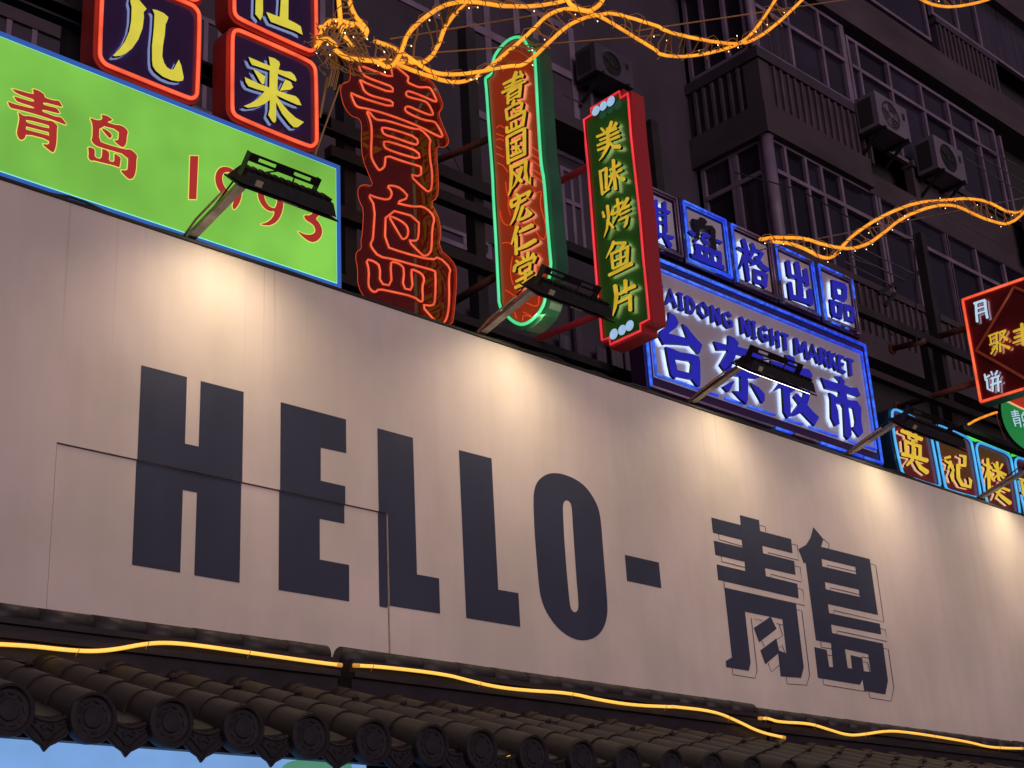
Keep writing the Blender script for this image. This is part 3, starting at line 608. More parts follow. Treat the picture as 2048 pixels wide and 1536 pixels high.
# ------------------------------------------------------------------ raised letters with lights behind
def letter(pl, shapes, face, halo, parent, lab=None, gap=.012, th=.026, sm=False, name='raised_character'):
    """pl is the plane of the letter's FRONT; the letter stands off the sign face by gap+th"""
    U = [[[pl.uv(p) for p in c] for c in sh] for sh in shapes]
    if sm: U = [[smooth(c) for c in sh] for sh in U]
    o = solid(name, pl, U, th, [M[face], M['side'], M[halo]], parent, uvs=True)
    if lab: o['label'] = lab
    return o
def roundbox(name, label, cat, grp, pl, path, bordermat, facemat, boxmat, depth, r=.012, gr=.03, tubegap=.012, loc=None, uv=False):
    """sign box: outline grows from the neon path; neon tube round the edge"""
    u = path if uv else [pl.uv(p) for p in path]
    u = smooth(u, True, 2); o = grow(u, gr); q = pl.w(u[0])
    t = thing(name, label, cat, loc or q, grp)
    solid('box', pl, [[o]], depth, [M[boxmat]], t, uvs=True)
    solid('face', pl, [[grow(u, -gr*.35)]], .004, [M[facemat]], t, d=.005, uvs=True)
    MB().tube([pl.w(p, tubegap+r) for p in u], r, 8, True).build('neon_tube', M[bordermat], t, True)
    return t
g3, g4, g5 = (160,0,7.111), (430,0,9.309), (430,100,7.313)
RB = PL('Y', 7.32)
RBF = PL('Y', 7.32-.045)
pJ = P('480,-350 380,-368 315,-335 295,-260 290,-120 250,750 262,850 320,930 400,970 1500,1415 1575,1422 1622,1388 1640,1320 1672,280 1655,190 1590,110 1520,75', g3)
grp = 'red bordered square boxes above the green sign'
t = roundbox('square_sign', 'red neon bordered box with two long curved yellow strokes', 'sign', grp, RB, pJ, 'red_neon', 'navyface', 'redbox', .16, .014, .035)
letter(RBF, PG('740,-120 860,20 948,125 905,172 910,250 890,400 830,560 740,690 650,760 580,792 500,800 470,790 560,700 640,590 700,450 728,300 735,100 715,20 | 1030,130 1100,145 1190,185 1258,245 1240,300 1218,345 1205,500 1180,650 1170,800 1195,890 1235,955 1290,990 1330,985 1405,848 1440,930 1475,1100 1465,1145 1400,1158 1300,1140 1180,1090 1080,1010 1035,940 1025,850 1025,650 1050,400 1060,200', g3), 'yel', 'halo_w', t)
uJ = [RB.uv(p) for p in pJ]; dz = RB.uv(P('1700,60', g3)[0])[1]-RB.uv(P('1575,1422', g3)[0])[1]
roundbox('square_sign', 'red neon bordered box cut off by the top edge, above the two stroke box', 'sign', grp, RB, [(a, b+dz) for a, b in uJ], 'red_neon', 'navyface', 'redbox', .16, .014, .035, uv=True)
pL = P('377,-244 300,-268 250,-250 228,-181 225,0 218,870 235,940 300,1010 1330,1430 1400,1425 1450,1370 1458,1300 1445,350 1420,260 1340,175', g5)
t = roundbox('square_sign', 'red neon bordered box with a whole yellow character, beside the two stroke box', 'sign', grp, RB, pL, 'red_neon', 'navyface', 'redbox', .16, .014, .035)
letter(RBF, PG('490,100 560,130 700,190 808,232 785,98 870,120 940,170 950,210 930,285 1020,310 1110,320 1165,370 1195,440 1175,460 1080,415 920,345 912,590 1050,640 1180,675 1225,720 1265,810 1200,800 1040,730 895,660 960,760 1080,900 1180,990 1302,1055 1210,1130 1150,1130 1090,1070 980,930 895,765 895,1030 870,1065 840,1050 778,950 800,860 802,730 720,790 620,830 480,845 420,820 520,780 620,720 725,605 600,570 490,530 450,470 435,395 530,440 650,495 795,548 800,300 620,240 540,215 515,170 | 558,280 640,320 735,385 720,490 695,505 660,460 | 1030,430 1100,460 1145,545 1100,580 950,595 990,510', g5), 'yel', 'halo_w', t)
uL = [RB.uv(p) for p in pL]; a, b = RB.uv(P('350,340', g4)[0]), RB.uv(P('275,985', g5)[0]); dz = a[1]-b[1]
t = roundbox('square_sign', 'red neon bordered box showing the lower half of a yellow character at the top edge', 'sign', grp, RB, [(p, q+dz) for p, q in uL], 'red_neon', 'navyface', 'redbox', .16, .014, .035, uv=True)
letter(RBF, PG('760,-150 890,-150 895,200 885,290 845,378 750,262 | 955,225 1010,240 1120,285 1205,312 1225,0 1225,-150 1370,-150 1365,362 1500,430 1598,490 1632,650 1500,580 1300,505 1040,405 1000,330', g4), 'yel', 'halo_w', t)

# ------------------------------------------------------------------ red neon outline characters on clear acrylic
AY = PL('Y', 7.27); n1, n2 = (670,110,5.296), (700,360,4.955)
t = thing('neon_sign', 'red neon tube outlines of two characters on clear acrylic', 'neon sign', tuple(onY(820, 660, 7.27)))
ac = P('135,40 165,180 155,285 90,290 55,350 65,450 100,560 170,650 255,670 285,750 275,900 290,1100 350,1250 410,1395', n1)+P('130,40 80,80 75,150 100,230 135,290 120,550 105,600 115,680 65,710 52,770 75,870 75,1050 150,1180 200,1260 620,1500 1010,1480 1045,1200 1060,900 1020,800 880,680 900,500 885,400 860,330 800,220 865,180 880,50', n2)+P('1075,1020 1085,965 1150,985 1205,940 1200,880 1130,720 1095,620 1140,560 1140,500 1060,320 1010,270 900,200 850,120 600,40 300,20', n1)
ua = smooth([AY.uv(p) for p in ac])
solid('acrylic_sheet', AY, [[ua]], .006, [M['acrylic']], t, uvs=True)
MB().tube([AY.w(p, .001) for p in ua], .0022, 5, True).build('sheet_edge', M['dim_neon'], t, True)
for s, c in (('235,108 380,165 600,248 592,180 575,125 640,130 700,180 755,225 770,245 755,295 820,325 880,350 985,345 1015,375 1070,490 1060,505 960,460 850,415 770,388 742,400 745,440 800,460 930,490 980,520 1030,620 1025,645 970,635 850,585 770,548 732,560 735,600 800,640 930,695 1040,710 1070,740 1130,850 1120,880 1050,850 900,770 700,690 500,620 330,575 230,560 195,520 150,400 200,430 330,480 600,560 605,498 480,465 380,440 300,395 270,310 245,262 330,310 600,412 605,345 480,300 330,245 270,200', n1),
             ('325,610 350,605 400,670 440,695 540,700 760,770 830,790 900,790 1005,900 990,960 995,1100 1020,1250 1015,1420 985,1455 950,1440 770,1270 900,1295 905,1200 890,1185 700,1130 525,1065 520,1160 510,1195 470,1225 450,1225 385,1120 370,1050 380,850 375,740 350,660', n1),
             ('490,770 640,805 860,880 870,960 800,945 620,880 510,850 485,800', n1), ('510,912 700,965 875,1030 890,1112 700,1060 530,1000 505,960', n1),
             ('165,145 250,180 370,205 405,160 400,110 355,65 420,60 500,90 578,180 445,230 540,255 620,270 710,265 790,320 830,390 805,480 800,680 780,735 735,760 700,745 560,600 640,612 670,580 675,380 345,290 335,660 500,720 800,800 870,765 990,880 970,960 975,1200 960,1340 930,1415 885,1440 840,1410 690,1240 810,1255 835,1200 840,920 820,900 650,855 420,790 275,765 200,670 195,630 215,600 220,560 240,270', n2),
             ('370,360 450,385 540,440 570,500 560,570 520,595 500,580 430,460', n2),
             ('148,790 230,810 290,860 285,1030 405,1055 390,830 420,815 490,840 530,890 510,1075 615,1100 595,890 620,895 700,930 730,990 705,1060 715,1200 690,1215 620,1160 400,1110 275,1085 240,1120 200,1100 170,1050 180,900', n2)):
    neon('neon_tube', AY, P(s, c), .0082, M['red_tube'], t, .0105, n=1)

# ------------------------------------------------------------------ green bordered vertical sign
cC, cD = (960,60,4.8), (960,360,4.8)
BG = PL('X', 6.93)
pg = P('80,465 70,480 85,620 105,940 140,1380', cC)+P('150,200 175,600 195,1000 207,1240 280,1310 330,1360 400,1395 460,1390 540,1340 620,1240 650,1140 668,1040 705,850 690,680 665,400 635,0', cD)+P('612,1330 600,1200 575,800 560,500 545,240 530,185 485,205 470,150 440,100 400,75 330,85 260,130 190,210 150,280 135,390 125,435', cC)
u = smooth([BG.uv(p) for p in pg]); o = grow(u, .04)
t = thing('blade_sign', 'tall orange sign with mint green neon border and seven yellow characters', 'sign', BG.w(u[10]), 'vertical signs standing out from the wall')
solid('box', BG, [[o]], .115, [M['greenbox']], t, uvs=True)
solid('face', BG, [[grow(u, -.014)]], .004, [M['orangeface']], t, d=.004, uvs=True)
MB().tube([BG.w(p, .022) for p in u], .012, 8, True).build('neon_tube', M['green_neon'], t, True)
for s, c in (('200,300 210,370 240,430 290,440 310,432', cD), ('255,20 262,110 285,180 275,260 300,340', cD), ('510,130 560,130 590,110 600,125 585,230 610,330 640,420 645,540 620,580 570,540 545,490', cD), ('165,945 200,915 235,940', cC), ('165,1000 235,1025', cC), ('165,1060 200,1045 235,1065', cC), ('165,1120 220,1150', cC), ('170,1190 240,1225', cC), ('175,1280 230,1300 275,1365', cC), ('510,1125 600,1195', cC), ('510,1200 605,1265', cC), ('500,1245 612,1335', cC), ('505,1330 600,1400', cC), ('530,1400 620,1480', cC), ('252,1060 300,1085 370,1140', cD), ('455,1185 570,1230 575,1120', cD), ('420,1350 418,1310 450,1300 530,1330', cD), ('320,740 300,860 310,960 330,1010', cD), ('225,610 280,600 320,630', cD), ('490,380 530,400 540,450', cD), ('340,1270 360,1330', cD), ('425,1270 500,1310', cD)):
    neon('scene_tube', BG, P(s, c), .004, M['dim_neon'], t, .010, closed=False, n=2, sides=6)
BGF = PL('X', 6.93-.045)
for nm, s, c in (('first', '222,522,22 300,482,26 415,428,20|238,556,20 330,512,22 400,478,16|210,603,24 320,548,24 440,488,18|350,402,34 325,470,34 310,560,26|385,395,24 405,450,30|270,610,26 268,710,24|270,608,24 385,532,24|388,525,30 378,640,26 345,645,14|278,645,16 372,588,16|278,678,16 372,622,16', cC),
    ('second', '330,672,22 312,715,30|250,765,26 262,860,26|245,770,22 330,715,22 395,690,24|402,698,28 390,775,24 355,780,14|318,758,20 350,792,24|258,862,24 340,822,24 430,775,22|428,778,30 410,915,26 370,925,14|258,930,28 258,985,28|258,985,24 400,915,24|300,885,22 302,950,22|345,862,22 348,930,22', cC),
    ('third', '258,1030,28 272,1285,28|255,1032,24 340,985,24 425,945,24|425,942,32 428,1195,28|272,1262,26 430,1190,26|290,1092,18 388,1040,20|300,1148,16 378,1112,18|292,1212,20 400,1162,20|345,1068,22 348,1185,22|365,1132,16 385,1160,20', cC),
    ('fourth', '298,1300,34 302,1400,32 290,1540,20 272,1590,10|300,1320,28 380,1285,26 440,1252,26|440,1250,34 435,1350,28 450,1440,28 478,1478,24 485,1405,10|400,1312,30 375,1400,30 330,1490,16 300,1530,8|318,1365,20 400,1455,36', cC),
    ('fifth', '345,135,24 382,165,34|300,192,26 298,245,30|305,195,24 400,150,24 478,108,26|480,105,28 455,160,24|295,262,26 380,215,28 440,182,20|378,170,30 358,270,30 325,370,22 292,430,10|412,250,30 385,330,24 362,390,22|362,390,22 420,365,26 480,335,24|440,270,18 490,330,34', cD),
    ('sixth', '358,445,34 335,520,28 302,615,14|345,530,30 348,715,30|375,500,20 440,465,34 505,432,38|370,665,24 450,625,38 535,575,36', cD),
    ('seventh', '345,775,24 370,790,26|408,735,26 425,770,26|462,690,28 455,770,28|515,705,28 485,760,24|325,880,26 335,830,30|335,825,24 430,775,26 530,735,26|535,735,26 510,795,22|378,850,24 390,905,24|378,850,20 480,795,22|482,795,24 475,860,24|392,905,20 478,862,20|345,975,24 430,930,26 500,880,28|432,875,26 438,1000,26|335,1035,28 430,990,34 545,920,38', cD)):
    letter(BGF, ST(s, c, k=1.12), 'gold', 'halo_y', t, nm+' yellow character from the top')

# ------------------------------------------------------------------ red bordered vertical sign
cE, cF = (1160,170,5.689), (1160,430,5.486)
BR = PL('X', 8.05); BRF = PL('X', 8.05-.05)
pr = P('62,405 150,348 142,278 468,82 478,160 562,105 570,200 600,600 650,1050 700,1500', cE)+P('710,450 745,800 778,1150 680,1200 685,1275 350,1430 345,1352 262,1382 235,1090 215,900 180,450', cF)+P('150,1450 115,1000 85,700', cE)
u = [BR.uv(p) for p in pr]; o = grow(u, .022)
t = thing('blade_sign', 'tall dark green sign with crimson neon border, yellow characters and pale discs at both ends', 'sign', BR.w(u[14]), 'vertical signs standing out from the wall')
solid('box', BR, [[o]], .15, [M['crimbox']], t, uvs=True)
solid('face', BR, [[grow(u, -.018)]], .004, [M['greenface']], t, d=.004, uvs=True)
MB().tube([BR.w(p, .02) for p in u], .010, 8, True).build('neon_tube', M['pink_neon'], t, True)
def disc(pl, cx, cy, r, c, mt, d, th=.012, nm='pale_disc'):
    ctr = pl.uv(P('%f,%f' % (cx, cy), c)[0]); e = pl.uv(P('%f,%f' % (cx, cy-r), c)[0]); rr = math.hypot(e[0]-ctr[0], e[1]-ctr[1])
    solid(nm, pl, [[[(ctr[0]+rr*math.cos(k*math.pi/14), ctr[1]+rr*math.sin(k*math.pi/14)) for k in range(28)]]], th, [M[mt], M['side']], t, d=d, uvs=True)
for k, (x, y, r) in enumerate(((213,310,54), (300,255,52), (388,205,56))):
    disc(BR, x, y, r, cE, 'pearl', .034+k*.003); disc(BR, x+50, y+22, r*.95, cE, 'tealshade', .006+k*.001, 0, 'painted_disc_shadow')  # offset teal discs are the raised discs' shadows, painted on the face
for k, (x, y, r) in enumerate(((403,1318,58), (498,1275,56), (583,1228,58))): disc(BR, x, y, r, cF, 'pearl', .034+k*.003)
for nm, s, c in (('first', '240,490,26 285,540,34|360,415,36 335,500,40|415,430,40 372,500,26|188,590,30 300,545,30 415,490,34|225,630,24 330,585,26 440,530,32|195,690,28 320,635,28 450,580,34|200,742,30 300,705,30|318,490,42 318,680,40|325,670,44 290,750,34 250,820,22 215,862,8|335,650,30 385,705,44 455,700,54', cE),
    ('second', '228,975,34 240,1100,34 255,1250,30|225,990,28 300,945,28|298,940,36 298,1180,34|255,1235,26 335,1180,20|380,850,40 385,1000,40 405,1190,38|335,970,26 400,935,28 460,895,34|330,1045,26 400,1005,28 475,960,34|375,1030,30 345,1110,24 315,1190,12|400,1000,26 440,1050,34 505,1075,50', cE),
    ('third', '258,1440,26 275,1505,34|312,1370,36 325,1500,36 305,1640,26 272,1735,8|375,1420,36 355,1480,28|325,1560,28 380,1625,30|385,1390,26 490,1330,32|425,1295,36 440,1450,34|370,1475,28 460,1420,30 560,1370,34|545,1285,42 480,1400,30 400,1520,18 370,1590,10|450,1480,24 565,1420,26|435,1545,22 540,1490,26|540,1490,34 525,1580,32 500,1620,20', cE),
    ('fourth', '372,290,36 350,350,34 285,475,10|365,312,26 500,305,38|498,300,40 440,385,28|345,420,34 362,590,32|350,425,30 440,385,28 530,345,30|522,340,38 515,520,34|362,510,22 520,440,22|362,590,26 520,515,26|445,395,26 447,545,26|315,662,36 430,605,38 570,530,48', cF),
    ('fifth', '385,770,50 400,880,48 385,1010,36 358,1110,10|498,715,48 500,850,44|430,870,34 520,815,38 605,775,44|408,965,30 490,925,32 565,885,34|548,875,44 552,1050,42', cF)):
    letter(BRF, ST(s, c), 'gold', 'halo_y', t, nm+' yellow character from the top')

# ------------------------------------------------------------------ blue signs
cG, cH, cI, cJ = (1280,520,5.486), (1500,660,5.486), (1290,380,6.4), (1500,440,6.4)
SB = PL('Y', 7.36); SBF = PL('Y', 7.36-.052)
t = thing('market_sign', 'large blue neon bordered sign with four blue characters and NIGHT MARKET above them', 'sign', tuple(onY(1530, 850, 7.36)))
bc = [SB.uv(p) for p in P('95,1380 1000,1840', cG)+P('1435,1455 1235,165', cH)]
bx0 = SB.uv((1296, 740))[0]; bx1 = (bc[2][0]+bc[3][0])/2; bzt = SB.uv(P('1210,165', cH)[0])[1]; bzb = SB.uv((1762, 928))[1]
MB().box((bx0-.03, 7.364, bzb-.03), (bx1+.05, 7.52, bzt+.05)).build('box', M['purpleframe'], t)
solid('face', SB, [[rc(bx0+.06, bx1-.05, bzb+.10, bzt-.07)]], .004, [M['steelpanel']], t, d=.004, uvs=True)
def rectneon(a, b, c_, d, r, parts, par, pl, dist=.02):
    pts = [(a, d), (b, d), (b, c_), (a, c_)]   # tl tr br bl
    for i, mt in enumerate(parts):
        p, q = pts[i], pts[(i+1) % 4]
        if isinstance(mt, str): mt = [(0, 1, mt)]
        for (f0, f1, m_) in mt:
            MB().tube([pl.w((p[0]+(q[0]-p[0])*f, p[1]+(q[1]-p[1])*f), dist) for f in (f0, f1)], r, 8).build('neon_tube', M[m_], par, True)
rectneon(bx0, bx1, bzb, bzt, .014, ('blue_neon', 'blue_neon', [(0, .09, 'blue_neon'), (.1, .30, 'blue_neon'), (.31, .42, 'dead_neon'), (.43, .5, 'blue_neon'), (.51, 1, 'dead_neon')], 'blue_neon'), t, SB)
rectneon(bx0+.08, bx1-.075, bzb+.125, bzt-.095, .011, ('blue_neon', 'blue_neon', [(0, .14, 'blue_neon'), (.2, .34, 'blue_neon'), (.37, .45, 'blue_neon'), (.5, .62, 'blue_neon'), (.64, .72, 'blue_neon'), (.75, 1, 'blue_neon')], 'blue_neon'), t, SB)
letter(SBF, PG('320,570 385,610 425,680 410,730 315,805 400,825 525,860 470,700 520,735 560,790 610,850 685,930 660,1015 645,1030 565,940 430,925 290,920 265,930 215,840 225,780 290,730 320,640 | 285,950 340,965 440,1010 570,1030 650,1060 662,1120 665,1300 660,1385 635,1390 575,1310 410,1275 385,1305 345,1260 320,1150 ; 385,1080 555,1110 570,1130 560,1245 550,1240 412,1205', cG), 'bluel', 'halo_b', t, 'first large blue character')
letter(SBF, PG('815,890 970,935 975,825 1040,855 1085,905 1075,950 1210,985 1340,1040 1370,1100 1230,1075 1060,1030 1000,1180 1120,1165 1250,1170 1310,1220 1315,1290 1280,1300 1180,1290 1190,1345 1185,1536 1170,1580 1100,1520 1025,1435 1110,1440 1105,1280 960,1255 880,1150 910,1100 970,990 850,990 | 1010,1330 1040,1325 980,1440 965,1450 910,1390 | 1215,1345 1310,1400 1368,1470 1370,1536 1350,1570 1338,1565 | 1070,1085 1140,1110 1150,1175 1075,1180', cG), 'bluel', 'halo_b', t, 'second large blue character, crossed by the lamp arm')
letter(SBF, PG('385,270 440,275 490,310 495,350 485,385 560,415 650,430 685,490 680,530 560,490 400,430 240,400 230,330 400,385 430,340 | 310,540 420,560 440,600 430,660 440,700 450,930 415,970 375,900 360,640 350,630 265,670 330,580 | 460,600 520,600 500,660 430,700 | 540,640 600,660 665,655 650,760 630,820 700,900 760,955 710,1050 570,905 500,940 445,945 540,810 480,730 520,690 580,760 600,690', cH), 'bluel', 'halo_b', t, 'third large blue character, half hidden by the lamp')
letter(SBF, PG('785,520 850,550 990,590 985,560 935,505 1000,510 1040,560 1035,600 1100,630 1175,630 1215,715 1195,730 1060,685 1070,760 1090,770 1175,775 1222,850 1222,1000 1245,1120 1200,1175 1120,1065 1160,1050 1165,1000 1140,860 1080,840 1100,1000 1120,1150 1080,1200 1045,1160 1030,850 1010,815 940,800 970,900 975,960 985,1030 940,1055 895,960 890,760 875,685 930,715 975,750 985,680 830,640', cH), 'bluel', 'halo_b', t, 'fourth large blue character')
LT = {'A': '0,0 .5,1 1,0|.2,.35 .8,.35', 'I': '.5,0 .5,1|.1,.04 .9,.04|.1,.96 .9,.96', 'D': '.12,0 .12,1|.05,.95 .6,.92 .92,.6 .92,.4 .6,.06 .05,.04', 'O': '.5,.96 .12,.7 .1,.3 .5,.04 .9,.3 .9,.7 .5,.96',
      'N': '.08,0 .08,1|.08,1 .92,0|.92,0 .92,1', 'G': '.92,.78 .6,.96 .2,.8 .08,.5 .2,.18 .55,.04 .92,.15 .92,.45 .6,.45', 'H': '.08,0 .08,1|.92,0 .92,1|.08,.5 .92,.5', 'T': '.5,0 .5,1|-.05,.95 1.05,.95',
      'M': '.05,0 .1,1|.1,1 .5,.25|.5,.25 .9,1|.9,1 .97,0', 'R': '.1,0 .1,1|.1,.95 .7,.92 .85,.72 .65,.5 .1,.48|.45,.48 .95,0', 'K': '.1,0 .1,1|.88,1 .12,.42|.35,.6 .95,0', 'E': '.12,0 .12,1|.1,.95 .9,.95|.1,.5 .78,.5|.1,.05 .92,.05'}
def word(seq):
    for ch, x0, x1 in seq:
        base = lambda x: 470+(x-275)*.389; out = []
        for st in LT[ch].split('|'):
            pts = []
            for a in st.split():
                q, v = (float(k) for k in a.split(',')); gx = x0+(x1-x0)*q; hgt = 178
                X = gx-18*v; Y = base(gx)-hgt*v; pts.append((cG[0]+X/cG[2], cG[1]+Y/cG[2], 31/cG[2]))
            out.append(stroke(pts))
        letter(SBF, out, 'bluel', 'halo_b', t, 'small blue letter '+ch, .012, .03, name='raised_letter')
word([('T', 180, 262), ('A', 298, 402), ('I', 432, 492), ('D', 522, 612), ('O', 652, 768), ('N', 800, 888), ('G', 925, 1020), ('N', 1125, 1215), ('I', 1238, 1288), ('G', 1325, 1415), ('H', 1455, 1535), ('T', 1570, 1640), ('M', 1715, 1842), ('A', 1862, 1962), ('R', 1988, 2068), ('K', 2090, 2168), ('E', 2190, 2262), ('T', 2285, 2355)])
grp = 'small blue and purple boxes above the night market sign'
def smallbox(label, tl, tr, br, bl, parts, shapes):
    pl = PL('Y', 7.36); q = [pl.uv(p) for p in (tl, tr, br, bl)]
    x0, x1, z0, z1 = (q[0][0]+q[3][0])/2, (q[1][0]+q[2][0])/2, (q[2][1]+q[3][1])/2, (q[0][1]+q[1][1])/2
    t = thing('character_box', label, 'sign', ((x0+x1)/2, 7.4, z0), grp)
    MB().box((x0-.03, 7.364, z0-.03), (x1+.03, 7.50, z1+.03)).build('box', M['purpleframe'], t)
    solid('face', pl, [[rc(x0+.055, x1-.055, z0+.055, z1-.055)]], .004, [M['steelpanel']], t, d=.004, uvs=True)
    rectneon(x0, x1, z0, z1, .011, parts, t, pl)
    rectneon(x0+.026, x1-.026, z0+.026, z1-.026, .006, [p if isinstance(p, str) else 'dead_neon' for p in parts], t, pl, .014)
    for s, f in shapes: letter(SBF, s, f, 'halo_b' if f == 'bluel' else 'side', t)
smallbox('purple framed box half hidden behind the crimson bordered vertical sign', *P('-140,-115 385,130 455,870 -40,660', cI), ('dead_neon',)*4,
    [(ST('30,80,45 50,520,50|140,130,45 165,560,50|-40,150,40 80,190,40|252,150,45 270,545,50|60,200,35 320,290,40|170,300,30 255,335,30|175,400,30 260,435,30|150,555,40 365,612,44|205,590,40 150,640,20|250,590,30 330,720,62', cI), 'bluel')])
smallbox('bright blue bordered box whose character has a dark unlit top', *P('470,150 1015,400 1085,1130 550,915', cI), ('blue_neon',)*4,
    [(PG('635,680 700,690 975,790 985,820 990,950 1020,975 1020,1020 990,1020 760,930 600,860 585,805 640,830 650,760 ; 715,765 760,780 775,845 730,825 ; 800,795 840,815 850,885 815,870 ; 880,830 940,850 945,930 895,910', cI)+ST('575,525,40 640,575,50|650,640,50 640,665,30|745,560,50 830,600,50|730,600,30 800,690,50|905,640,36 985,675,40', cI), 'bluel'),
     (PG('610,365 660,375 690,385 715,345 765,365 800,410 770,450 860,455 905,510 905,625 915,675 920,765 895,775 835,730 840,640 835,520 760,500 700,500 705,560 690,640 650,600 640,480', cI), 'side')])
smallbox('box with half lit blue and purple border, in the middle of the five', *(P('1090,450', cI)+P('240,290 330,1010', cJ)+P('1165,1190', cI)), ([(0, .15, 'blue_neon'), (.16, 1, 'dead_neon')], 'dead_neon', 'dead_neon', 'blue_neon'),
    [(ST('1262,630,50 1300,760,64 1290,900,58 1330,1160,50|1190,735,36 1270,775,40 1380,800,40|1290,800,44 1250,920,30 1212,1010,14|1330,860,30 1390,930,50|1370,685,40 1400,760,58 1350,860,40 1330,900,20|1420,770,44 1500,810,60 1430,930,54 1365,960,24|1420,850,40 1490,960,60 1575,1030,60', cI)+PG('45,620 150,650 225,690 235,700 220,860 195,875 140,820 90,810 65,830 45,780 ; 90,700 165,720 175,775 100,760', cJ), 'bluel')])
smallbox('box second from the right, blue border only at its left and right sides', *P('310,330 785,540 875,1240 400,1040', cJ), ([(0, .25, 'blue_neon'), (.27, .55, 'blue_neon'), (.6, .8, 'blue_neon'), (.82, 1, 'dead_neon')], 'blue_neon', 'dead_neon', [(.36, 1, 'blue_neon'), (0, .34, 'dead_neon')]),
    [(ST('488,525,58 512,710,58|600,540,60 630,700,64 655,985,78|712,630,50 738,840,54|510,715,50 630,735,56 745,795,50|512,800,56 540,1010,60|768,890,60 785,1085,60|535,975,58 790,1060,62', cJ), 'bluel')])
smallbox('rightmost box of the row, with three stacked blue squares as character', *P('860,580 1285,770 1390,1470 955,1285', cJ), ([(0, .5, 'blue_neon'), (.52, .7, 'blue_neon'), (.75, 1, 'dead_neon')], [(0, .35, 'blue_neon'), (.37, 1, 'dead_neon')], [(0, .1, 'dead_neon'), (.35, .45, 'blue_neon'), (.6, .85, 'blue_neon')], 'blue_neon'),
    [(PG('1050,760 1180,800 1215,810 1245,860 1245,1000 1215,1050 1130,1010 1090,1020 1060,970 ; 1110,865 1190,885 1190,960 1130,950 | 1025,1010 1180,1060 1188,1100 1183,1270 1095,1240 1070,1250 1040,1180 ; 1085,1080 1135,1100 1135,1200 1100,1190 | 1205,1070 1310,1095 1340,1150 1335,1320 1250,1290 1225,1290 ; 1245,1150 1295,1165 1300,1250 1255,1235', cJ), 'bluel')])

# ------------------------------------------------------------------ yellow characters in cyan bordered boxes
cL = (1740,780,5.909); YB = PL('Y', 7.28); YBF = PL('Y', 7.28-.045)
grp = 'cyan bordered red boxes at the right'
for label, path, s in (
    ('cyan bordered red box nearest the blue night market sign', '230,290 245,248 275,242 320,255 640,410 672,445 690,520 800,1090 798,1140 765,1150 430,1038 375,1010 345,960 265,600',
     '368,480,44 490,530,44 615,585,48|440,452,36 462,570,36|535,480,36 548,600,36|418,595,40 430,745,38|412,608,34 600,670,38|592,655,42 592,800,40|508,590,42 515,720,44 500,820,42 435,893,26|378,755,44 520,790,46 680,835,52|545,840,34 600,920,52 680,975,62'),
    ('second cyan bordered red box, below the dark lamp head', '745,480 760,430 800,432 980,508 1120,568 1160,605 1180,650 1280,1225 1275,1270 1240,1285 925,1200 880,1175 858,1130 765,620',
     '880,805,22 950,790,34|885,835,24 945,870,38 930,930,30|945,840,34 985,950,34 960,1010,34 985,1075,38|1055,770,22 1120,790,34|1120,780,44 1120,895,38|1030,885,28 1130,895,34|1038,880,44 1045,1040,46 1090,1120,46 1185,1145,44 1190,1070,40 1170,1035,14'),
    ('third cyan bordered red box, crossed by a grey lamp arm', '1232,690 1245,648 1275,635 1330,650 1570,745 1625,790 1648,850 1745,1430 1740,1475 1700,1485 1420,1385 1370,1350 1345,1290 1240,760',
     '1390,810,36 1402,1000,40 1412,1185,38|1340,875,26 1440,925,34|1395,930,28 1360,1040,20|1415,960,28 1450,1060,30|1500,850,34 1522,1060,34|1445,945,28 1530,965,30 1605,1005,34|1462,870,24 1492,925,28|1565,875,30 1535,935,22|1510,1000,24 1450,1060,22|1530,990,24 1600,1060,34|1440,1145,26 1550,1150,30 1650,1190,34|1570,1080,34 1530,1190,34 1480,1290,20|1480,1190,24 1570,1270,44 1660,1340,52'),
    ('last cyan bordered red box, cut by the right edge of the photo', '1690,870 1700,822 1735,808 1790,825 2030,920 2085,965 2105,1030 2205,1600 2200,1650 2160,1660 1880,1560 1830,1525 1805,1465 1700,930',
     '1790,1080,34 1830,1260,36|1770,1050,30 1850,1080,34|1800,1200,30 1860,1300,34')):
    t = roundbox('square_sign', label, 'sign', grp, YB, P(path, cL), 'cyan_neon', 'redface', 'tealbox', .15, .014, .028)
    letter(YBF, ST(s, cL), 'gold', 'halo_y', t)
t = thing('led_strip', 'bright green light strip running above the third cyan bordered box', 'light strip', tuple(onY(1935, 875, 7.5)))
MB().tube([onY(*p, 7.5) for p in P('1145,555 1640,755', cL)], .016, 8).build('tube', M['lime_neon'], t, True)
MB().box(onY(1928, 862, 7.52)+Vector((0, 0, .02)), onY(2030, 905, 7.52)+Vector((.4, .12, .1))).build('housing', M['black'], t)
t = thing('led_strip', 'short green light strip above the last cyan bordered box', 'light strip', tuple(onY(2030, 915, 7.5)))
MB().tube([onY(*p, 7.45) for p in P('1675,770 1860,845', cL)], .016, 8).build('tube', M['lime_neon'], t, True)

